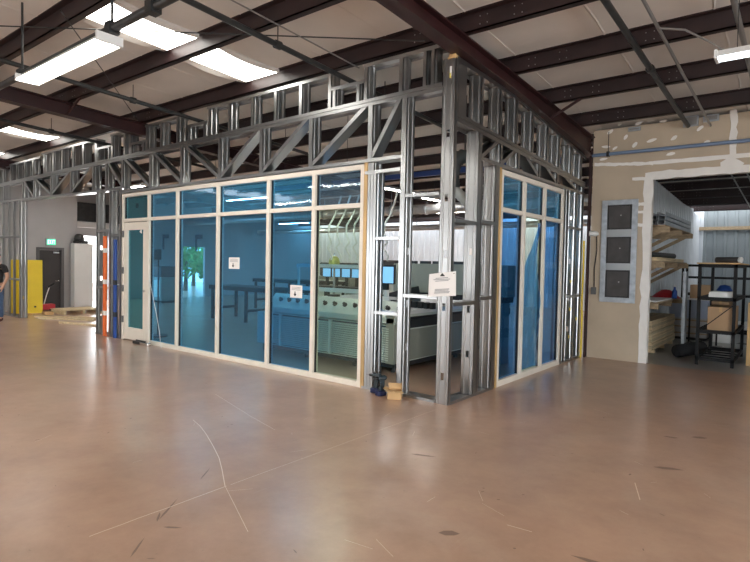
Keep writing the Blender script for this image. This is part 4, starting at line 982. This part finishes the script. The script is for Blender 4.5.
for k, (x, y, w_, d, h, lab) in enumerate(((-9.3, 8.6, 1.6, .9, 1.5, 'tall grey machine cabinet in the hall behind the fourth window'), (-14.6, 5.4, .8, .8, 1.25, 'dark machine cabinet behind the second blue window'), (-6.2, 7.6, 1.2, .8, 1.6, 'grey machine cabinet behind the fifth blue window'))):
    t = thing('machine_cabinet', lab, 'machine', (x, y, 0))
    B(x-w_/2, x+w_/2, y-d/2, y+d/2, .08, h*.7).build('body', 'machgrey', t, .02); B(x-w_*.4, x+w_*.3, y-d*.4, y+d*.4, h*.7, h).build('hood', 'panel', t, .04)
    B(x-w_*.4, x+w_*.4, y-d/2-.015, y-d/2, .2, h*.62).build('door', 'machine', t, .01)
    for a in (-.4, .4): B(x+a*w_-.04, x+a*w_+.04, y-d*.4, y+d*.4, 0, .08).build('foot', 'dark', t)
t = thing('display_stand', 'black square display on a thin post behind the second blue window', 'display', (-6.87, .62, 0))
B(-7.0, -6.745, .60, .63, 1.49, 1.69).build('black_screen', 'black', t, .004); MB().cyl((-6.87, .64, .03), (-6.87, .64, 1.5), .015, 8).build('post', 'darksteel', t); MB().cyl((-6.87, .64, 0), (-6.87, .64, .03), .18, 16).build('base', 'darksteel', t)
# ducts, hoses, rails
t = thing('overhead_duct', 'grey round duct hanging across the hall above the machine', 'duct', (-6, 7.43, 2.95))
MB().cyl((-16.6, 7.43, 2.98), (-.6, 7.43, 3.0), .13, 16).build('pipe', 'duct', t)
for x in (-9, -6.4, -5.2, -3.4): MB().tube([(x, 7.43, 2.99), (x+.06, 7.43, 2.99)], .15, 16).cyl((x+.03, 7.43, 3.1), (x+.03, 7.43, zb(7.43)+.004), .008, 6).build('clamp', 'galvdull', t)
t = thing('overhead_duct', 'silver duct low along the ribbed rear wall of the hall', 'duct', (-8, 11, 2.9))
MB().cyl((-16.6, 11.14, 2.78), (-1.5, 11.14, 2.80), .10, 14).build('pipe', 'duct', t)
for x in (-11, -8, -5): MB().cyl((x, 11.14, 2.88), (x, 11.14, zb(11.14)+.004), .01, 6).build('hanger', 'darksteel', t)
tag(B(-8.7, -.4, 4.98, 5.06, 3.42, 3.53).build('crane_rail', 'bluebeam'), 'dark blue rail crossing the hall roof behind the corner bay', 'rail')
rr = random.Random(9)
hp = [(-4.02, 2.4), (-3.80, 2.4), (-3.58, 2.4), (-3.40, 2.4), (-2.72, 2.4)]
hn = ['leftmost', 'second from left', 'third from left', 'fourth from left', 'rightmost']
for k, (x, y) in enumerate(hp):
    z0 = 2.25; pts = [(x+.10, y+.2, 2.75), (x+.10, y+.05, 2.42), (x+.09, y, 2.32), (x-.02, y, 2.18), (x-.03, y, 2.02), (x+.04, y, 1.86), (x-.05, y, 1.78), (x+.07, y, 1.62), (x+.05, y, 1.55)]
    tag(MB().tube(pts, .017, 8).build('air_hose', 'hose'), 'pale hanging air hose above the saw, '+hn[k]+' of the group', 'hose', 'hanging air hoses')
t = thing('flexible_duct', 'dark ribbed flexible duct bending down behind the corner of the side wall', 'duct', (-.9, 1.5, 2.0))
pts = [(-.78, 1.62, 3.02), (-.87, 1.5, 2.9), (-.90, 1.5, 2.72), (-.88, 1.5, 2.55)]
P = []; R = []
for i in range(25):
    s_ = i/24*3; j = min(2, int(s_)); q = s_-j; p = Vector(pts[j]).lerp(Vector(pts[j+1]), q); P.append(p); R.append(.10 if i % 2 else .085)
MB().tube(P, R, 14).build('ribbed_hose', 'flex', t)
P = [Vector((-.88, 1.5, 2.55)).lerp(Vector((-.42, 1.6, 2.1)), i/20) for i in range(21)]
MB().tube(P, [.075 if i % 2 else .066 for i in range(21)], 12).build('pale_hose', 'hose', t)
MB().cyl((-.78, 1.62, 3.0), (-.78, 1.62, zb(1.6)), .01, 6).build('hanger', 'darksteel', t)

# ------------------------------------------------------------------ storage room
def rack(xa, xb, ya, yb, h, shelves, label, braces=True):
    t = thing('shelving_rack', label, 'rack', ((xa+xb)/2, (ya+yb)/2, 0), 'black storage racks'); p = .045
    for x in (xa, xb-p):
        for y in (ya, yb-p): B(x, x+p, y, y+p, 0, h).build('post', 'blackm', t)
    for z in shelves:
        s_ = B(xa, xb, ya, ya+.03, z-.05, z).box(xa, xb, yb-.03, yb, z-.05, z).box(xa, xa+.03, ya, yb, z-.05, z).box(xb-.03, xb, ya, yb, z-.05, z)
        if z > .2: s_.box(xa+.01, xb-.01, ya+.01, yb-.01, z-.012, z)
        else:
            k = ya+.25
            while k < yb-.05: s_.box(xa, xb, k, k+.02, z-.025, z); k += .3
        s_.build('shelf', 'blackm', t)
    if braces: MB().bar((xa, ya-.006, .50), (xb, ya-.006, 1.0), (0, 1, 0), (0, 0, 1), .008, .02).build('brace', 'blackm', t)
    return t
rack(1.60, 2.12, 4.92, 6.45, 1.60, (.13, .56, 1.08, 1.60), 'black steel rack standing in the opening of the tan wall')
rack(.60, 2.7, 9.7, 10.3, 1.64, (.12, .95, 1.35, 1.63), 'black steel rack deeper in the storage room behind the front rack', False)
def carton(x0_, x1_, y0_, y1_, z0_, z1_, label, m='card', name='cardboard_box'):
    t = thing(name, label, 'box', ((x0_+x1_)/2, (y0_+y1_)/2, z0_))
    cb = B(x0_, x1_, y0_, y1_, z0_, z1_).build('carton', m, t, .004)
    xm = (x0_+x1_)/2; B(xm-.02, xm+.02, y0_-.001, y1_+.001, z1_, z1_+.001).box(xm-.02, xm+.02, y0_-.0015, y0_, z1_-.08, z1_).build('tape', 'cardlight', t, 0, cb)
    return t
carton(1.74, 2.09, 5.0, 5.7, .561, .93, 'large brown cardboard box on the middle shelf of the front rack')
carton(1.70, 1.95, 5.75, 6.3, .561, .98, 'brown cardboard box behind the large one on the front rack')
carton(2.24, 2.75, 5.4, 6.0, .0, 1.0, 'tall pale cardboard box on the floor right of the front rack', 'cardlight')
carton(1.16, 1.50, 7.2, 7.55, .951, 1.21, 'brown cardboard box on the small table behind the front rack')
t = thing('work_table', 'pale topped table behind the front rack holding a brown box', 'table', (1.2, 7.35, 0))
B(1.06, 1.62, 6.95, 7.75, .925, .95).build('table_top', 'lampwhite', t)
for x in (1.08, 1.56):
    for y in (6.98, 7.69): B(x, x+.03, y, y+.03, 0, .925).build('leg', 'blackm', t)
def stack(name, x0_, x1_, y0_, y1_, z0_, hs, mats, label, cat, group, jit=.01, seed=1, jy=None):
    r_ = random.Random(seed); z = z0_
    for i, h in enumerate(hs):
        dx, dy = r_.uniform(-jit, jit), r_.uniform(-(jy or jit), jy or jit)
        pos = 'bottom' if i == 0 else 'top' if i == len(hs)-1 else ordn[i]+' from the bottom'
        tag(B(x0_+dx, x1_+dx, y0_+dy, y1_+dy, z, z+h-.001).build(name, mats[i % len(mats)]), label % pos, cat, group); z += h
for row in range(2):
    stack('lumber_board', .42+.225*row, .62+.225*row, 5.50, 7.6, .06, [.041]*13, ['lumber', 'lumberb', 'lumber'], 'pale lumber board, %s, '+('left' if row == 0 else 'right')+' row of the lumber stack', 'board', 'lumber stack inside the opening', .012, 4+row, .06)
for y in (5.7, 6.5, 7.3): tag(B(.42, .86, y, y+.07, 0, .058).build('wood_bearer', 'lumber'), 'wood bearer under the lumber stack, %s from the opening' % {5.7: 'nearest', 6.5: 'middle one', 7.3: 'farthest'}[y], 'bearer')
# cantilever wall shelves
def arm_shelf(z, label, ys, xe):
    t = thing('bracket_shelf', label, 'shelf', (.6, 6.6, z), 'wood bracket shelves')
    for y in ys:
        B(.275, xe, y, y+.05, z-.09, z).build('arm', 'oldwood', t)
        MB().bar((.29, y+.025, z-(.48 if z > 1 else .27)), (xe-(.12 if z > 1 else .4), y+.025, z-.06), (0, 1, 0), (-.6, 0, .6), .045, .06).build('brace', 'oldwood', t)
    B(.275, xe-.04, ys[0]-.1, ys[-1]+.15, z, z+.02).build('shelf_board', 'oldwood', t)
arm_shelf(2.20, 'top wooden bracket shelf holding metal tracks inside the opening', (4.9, 6.0, 7.1), 1.18)
arm_shelf(1.62, 'middle wooden bracket shelf with yellowish boards inside the opening', (4.9, 6.0, 7.1), 1.12)
arm_shelf(.93, 'lowest wooden bracket shelf above the lumber stack', (4.9, 6.0, 7.1), 1.05)
k = 0
for row in range(3):
    for i in range(5):
        x = .50+.13*i; z = 2.222+.075*row; t_ = .006; m = MB()
        m.box(x, x+.11, 4.75+.04*row, 7.2, z, z+t_).box(x, x+t_, 4.75+.04*row, 7.2, z, z+.065).box(x+.11-t_, x+.11, 4.75+.04*row, 7.2, z, z+.065)
        tag(m.build('metal_track', 'galvdull'), 'galvanized metal track on the top bracket shelf, %s layer, %s from the wall' % (('bottom', 'middle', 'top')[row], ('first', 'second', 'third', 'fourth', 'fifth')[i]), 'metal track', 'metal tracks on the top shelf')
for i in range(4):
    x = .45+.15*i
    tag(B(x, x+.13, 4.8, 7.1+.1*(i % 2), 1.641, 1.70).build('board', 'lumber'), 'yellowish board on the middle bracket shelf, %s from the wall' % ('first', 'second', 'third', 'fourth')[i], 'board', 'boards on the middle shelf')
tag(MB().cyl((.72, 4.85, 1.752), (.95, 6.6, 1.752), .05, 12).build('dark_tube', 'darksteel'), 'dark round tube lying on the yellowish boards', 'tube')
tag(B(.55, 1.0, 5.0, 6.3, .951, .975).build('white_board', 'white'), 'white board lying on the lowest bracket shelf', 'board')
t = thing('red_cloth', 'heap of red and dark cloth on the lowest bracket shelf', 'cloth', (.8, 6.9, .951))
MB().lathe([(.001, .16), (.08, .15), (.17, .08), (.24, .02), (.25, 0), (.001, 0)], (.80, 6.85, .951), 14).build('fabric', 'red', t)
t = thing('blue_bottle', 'small blue bottle standing by the red cloth', 'bottle', (.98, 6.75, .951))
MB().lathe([(.001, 0), (.045, 0), (.045, .14), (.02, .18), (.02, .22), (.001, .22)], (.99, 6.62, .951), 12).build('bottle_body', 'blue', t); MB().lathe([(.001, .22), (.024, .22), (.024, .26), (.001, .26)], (.99, 6.62, .951), 10).build('cap', 'white', t)
tag(stud_x(1.15, 0, 1.47, (.3, .7), w=.06, y0=6.45).build('metal_stud', 'galvdull'), 'short galvanized stud standing upright between lumber stack and front rack', 'stud')
t = thing('duffel_bag', 'black tube shaped bag lying on the floor under the front rack', 'bag', (1.4, 5.7, 0))
MB().tube([(1.26, 5.42, .10), (1.27, 5.46, .115), (1.50, 6.3, .115), (1.515, 6.36, .09)], [.05, .11, .11, .05], 16).build('bag_body', 'shirt', t)
MB().tube([(1.33, 5.6, .22), (1.40, 5.75, .26), (1.42, 5.95, .22)], .012, 6).build('handle', 'dark', t)
# rear stacks
stack('foam_sheet', .62, 1.34, 8.3, 9.2, .47, [.10]*4, ['bluegreen'], 'grey blue sheet in the stack behind the front rack, %s', 'sheet', 'grey blue sheets', .01, 8)
t = thing('pallet_crate', 'low grey wooden crate under the grey blue sheets', 'crate', (.98, 8.75, 0))
B(.62, 1.34, 8.3, 9.2, .06, .47).build('crate_body', 'grey', t, .01); 
for z in (.13, .27, .41): B(.61, 1.35, 8.285, 8.3, z, z+.03).build('slat', 'oldwood', t)
B(.65, 1.3, 8.35, 9.15, 0, .06).build('skid', 'dark', t)
carton(1.38, 1.75, 8.3, 9.0, .0, .46, 'white carton on the floor behind the front rack', 'white')
stack('paper_ream', 1.75, 2.06, 5.0, 5.5, 1.081, [.03, .03, .025], ['white'], 'white paper bundle on the upper shelf of the front rack, %s', 'paper', 'paper bundles on the front rack', .012, 3)
tag(B(1.58, 2.16, 4.9, 6.4, 1.601, 1.621).build('cardboard_sheet', 'cardlight'), 'flat cardboard sheet covering the top of the front rack', 'sheet')
t = thing('tool_roll', 'dark roll with a white end lying on top of the front rack', 'roll', (2.0, 5.2, 1.623))
MB().cyl((1.80, 5.3, 1.67), (2.12, 5.15, 1.67), .047, 12).build('roll_body', 'panel', t); MB().cyl((2.12, 5.15, 1.67), (2.15, 5.136, 1.67), .047, 12).build('white_end', 'white', t)
t = thing('blue_bag', 'crumpled blue bag behind the brown box on the rear rack', 'bag', (1.5, 9.95, .951))
MB().lathe([(.001, .22), (.1, .2), (.16, .1), (.14, 0), (.001, 0)], (1.45, 9.95, .951), 9).build('bag_body', 'blue', t)
t = thing('chair', 'dark upholstered chair back seen through the front rack', 'chair', (2.35, 8.8, 0))
B(2.1, 2.5, 9.0, 9.06, .45, 1.3).build('backrest', 'panel', t, .02); B(2.1, 2.5, 8.6, 9.06, .42, .5).build('seat', 'panel', t, .02)
for x in (2.12, 2.45):
    for y in (8.62, 9.0): B(x, x+.035, y, y+.035, 0, .42).build('leg', 'blackm', t)

# ------------------------------------------------------------------ camera and light
cam = bpy.data.cameras.new('camera'); co = bpy.data.objects.new('camera', cam); col.objects.link(co); sc.camera = co
F, YAW, PIT, ROL = 548.5055, math.radians(-38.34495), math.radians(-1.85668), math.radians(1.16328)
fw = Vector((math.sin(YAW)*math.cos(PIT), math.cos(YAW)*math.cos(PIT), math.sin(PIT)))
r0 = Vector((math.cos(YAW), -math.sin(YAW), 0)); u0 = r0.cross(fw)
r = r0*math.cos(ROL)+u0*math.sin(ROL); u = -r0*math.sin(ROL)+u0*math.cos(ROL)
mw = Matrix(((r.x, u.x, -fw.x, 2.98028*S), (r.y, u.y, -fw.y, -5.06627*S), (r.z, u.z, -fw.z, 1.50601*S), (0, 0, 0, 1)))
co.matrix_world = mw
cam.sensor_width = 36; cam.lens = F/750*36; cam.clip_start = .05; cam.clip_end = 200

wd = bpy.data.worlds.new('world'); sc.world = wd; wd.use_nodes = True
N, L = wd.node_tree.nodes, wd.node_tree.links
bg = N['Background']; sky = N.new('ShaderNodeTexSky'); sky.sky_type = 'HOSEK_WILKIE'; sky.turbidity = 4; sky.sun_direction = (.3, -.5, .8)
mx = N.new('ShaderNodeMix'); mx.data_type = 'RGBA'; mx.inputs[0].default_value = .6; mx.inputs[7].default_value = (1, 1, 1, 1)
L.new(sky.outputs[0], mx.inputs[6]); L.new(mx.outputs[2], bg.inputs[0]); bg.inputs[1].default_value = 4.5
def daylight(loc, rot, sx, sy, p, c):
    l = bpy.data.lights.new('daylight', 'AREA'); l.shape = 'RECTANGLE'; l.size = sx*S; l.size_y = sy*S; l.energy = p; l.color = c
    o = bpy.data.objects.new('daylight', l); col.objects.link(o); o.location = Vector(loc)*S; o.rotation_euler = rot
daylight((XR-.05, -5., 1.7), (0, PI/2, 0), 3.2, 4.8, 430, (.86, .94, 1.))        # bay door right of the camera
daylight((1.25, YN+.05, 1.7), (PI/2, 0, 0), 4.4, 3.3, 150, (.92, .97, 1.))      # bay door behind the camera
daylight((-10.2, YN+.05, 1.6), (PI/2, 0, 0), 3.5, 3.1, 160, (.92, .97, 1.))
daylight((XL+.05, 3.6, 1.15), (0, -PI/2, 0), 2.2, 1.3, 60, (.95, .98, 1.))

vs_ = sc.view_settings; sc.display_settings.display_device = 'sRGB'
vs_.view_transform = 'Standard'; vs_.look = 'None'; vs_.gamma = 1.; vs_.exposure = .62; vs_.use_curve_mapping = False
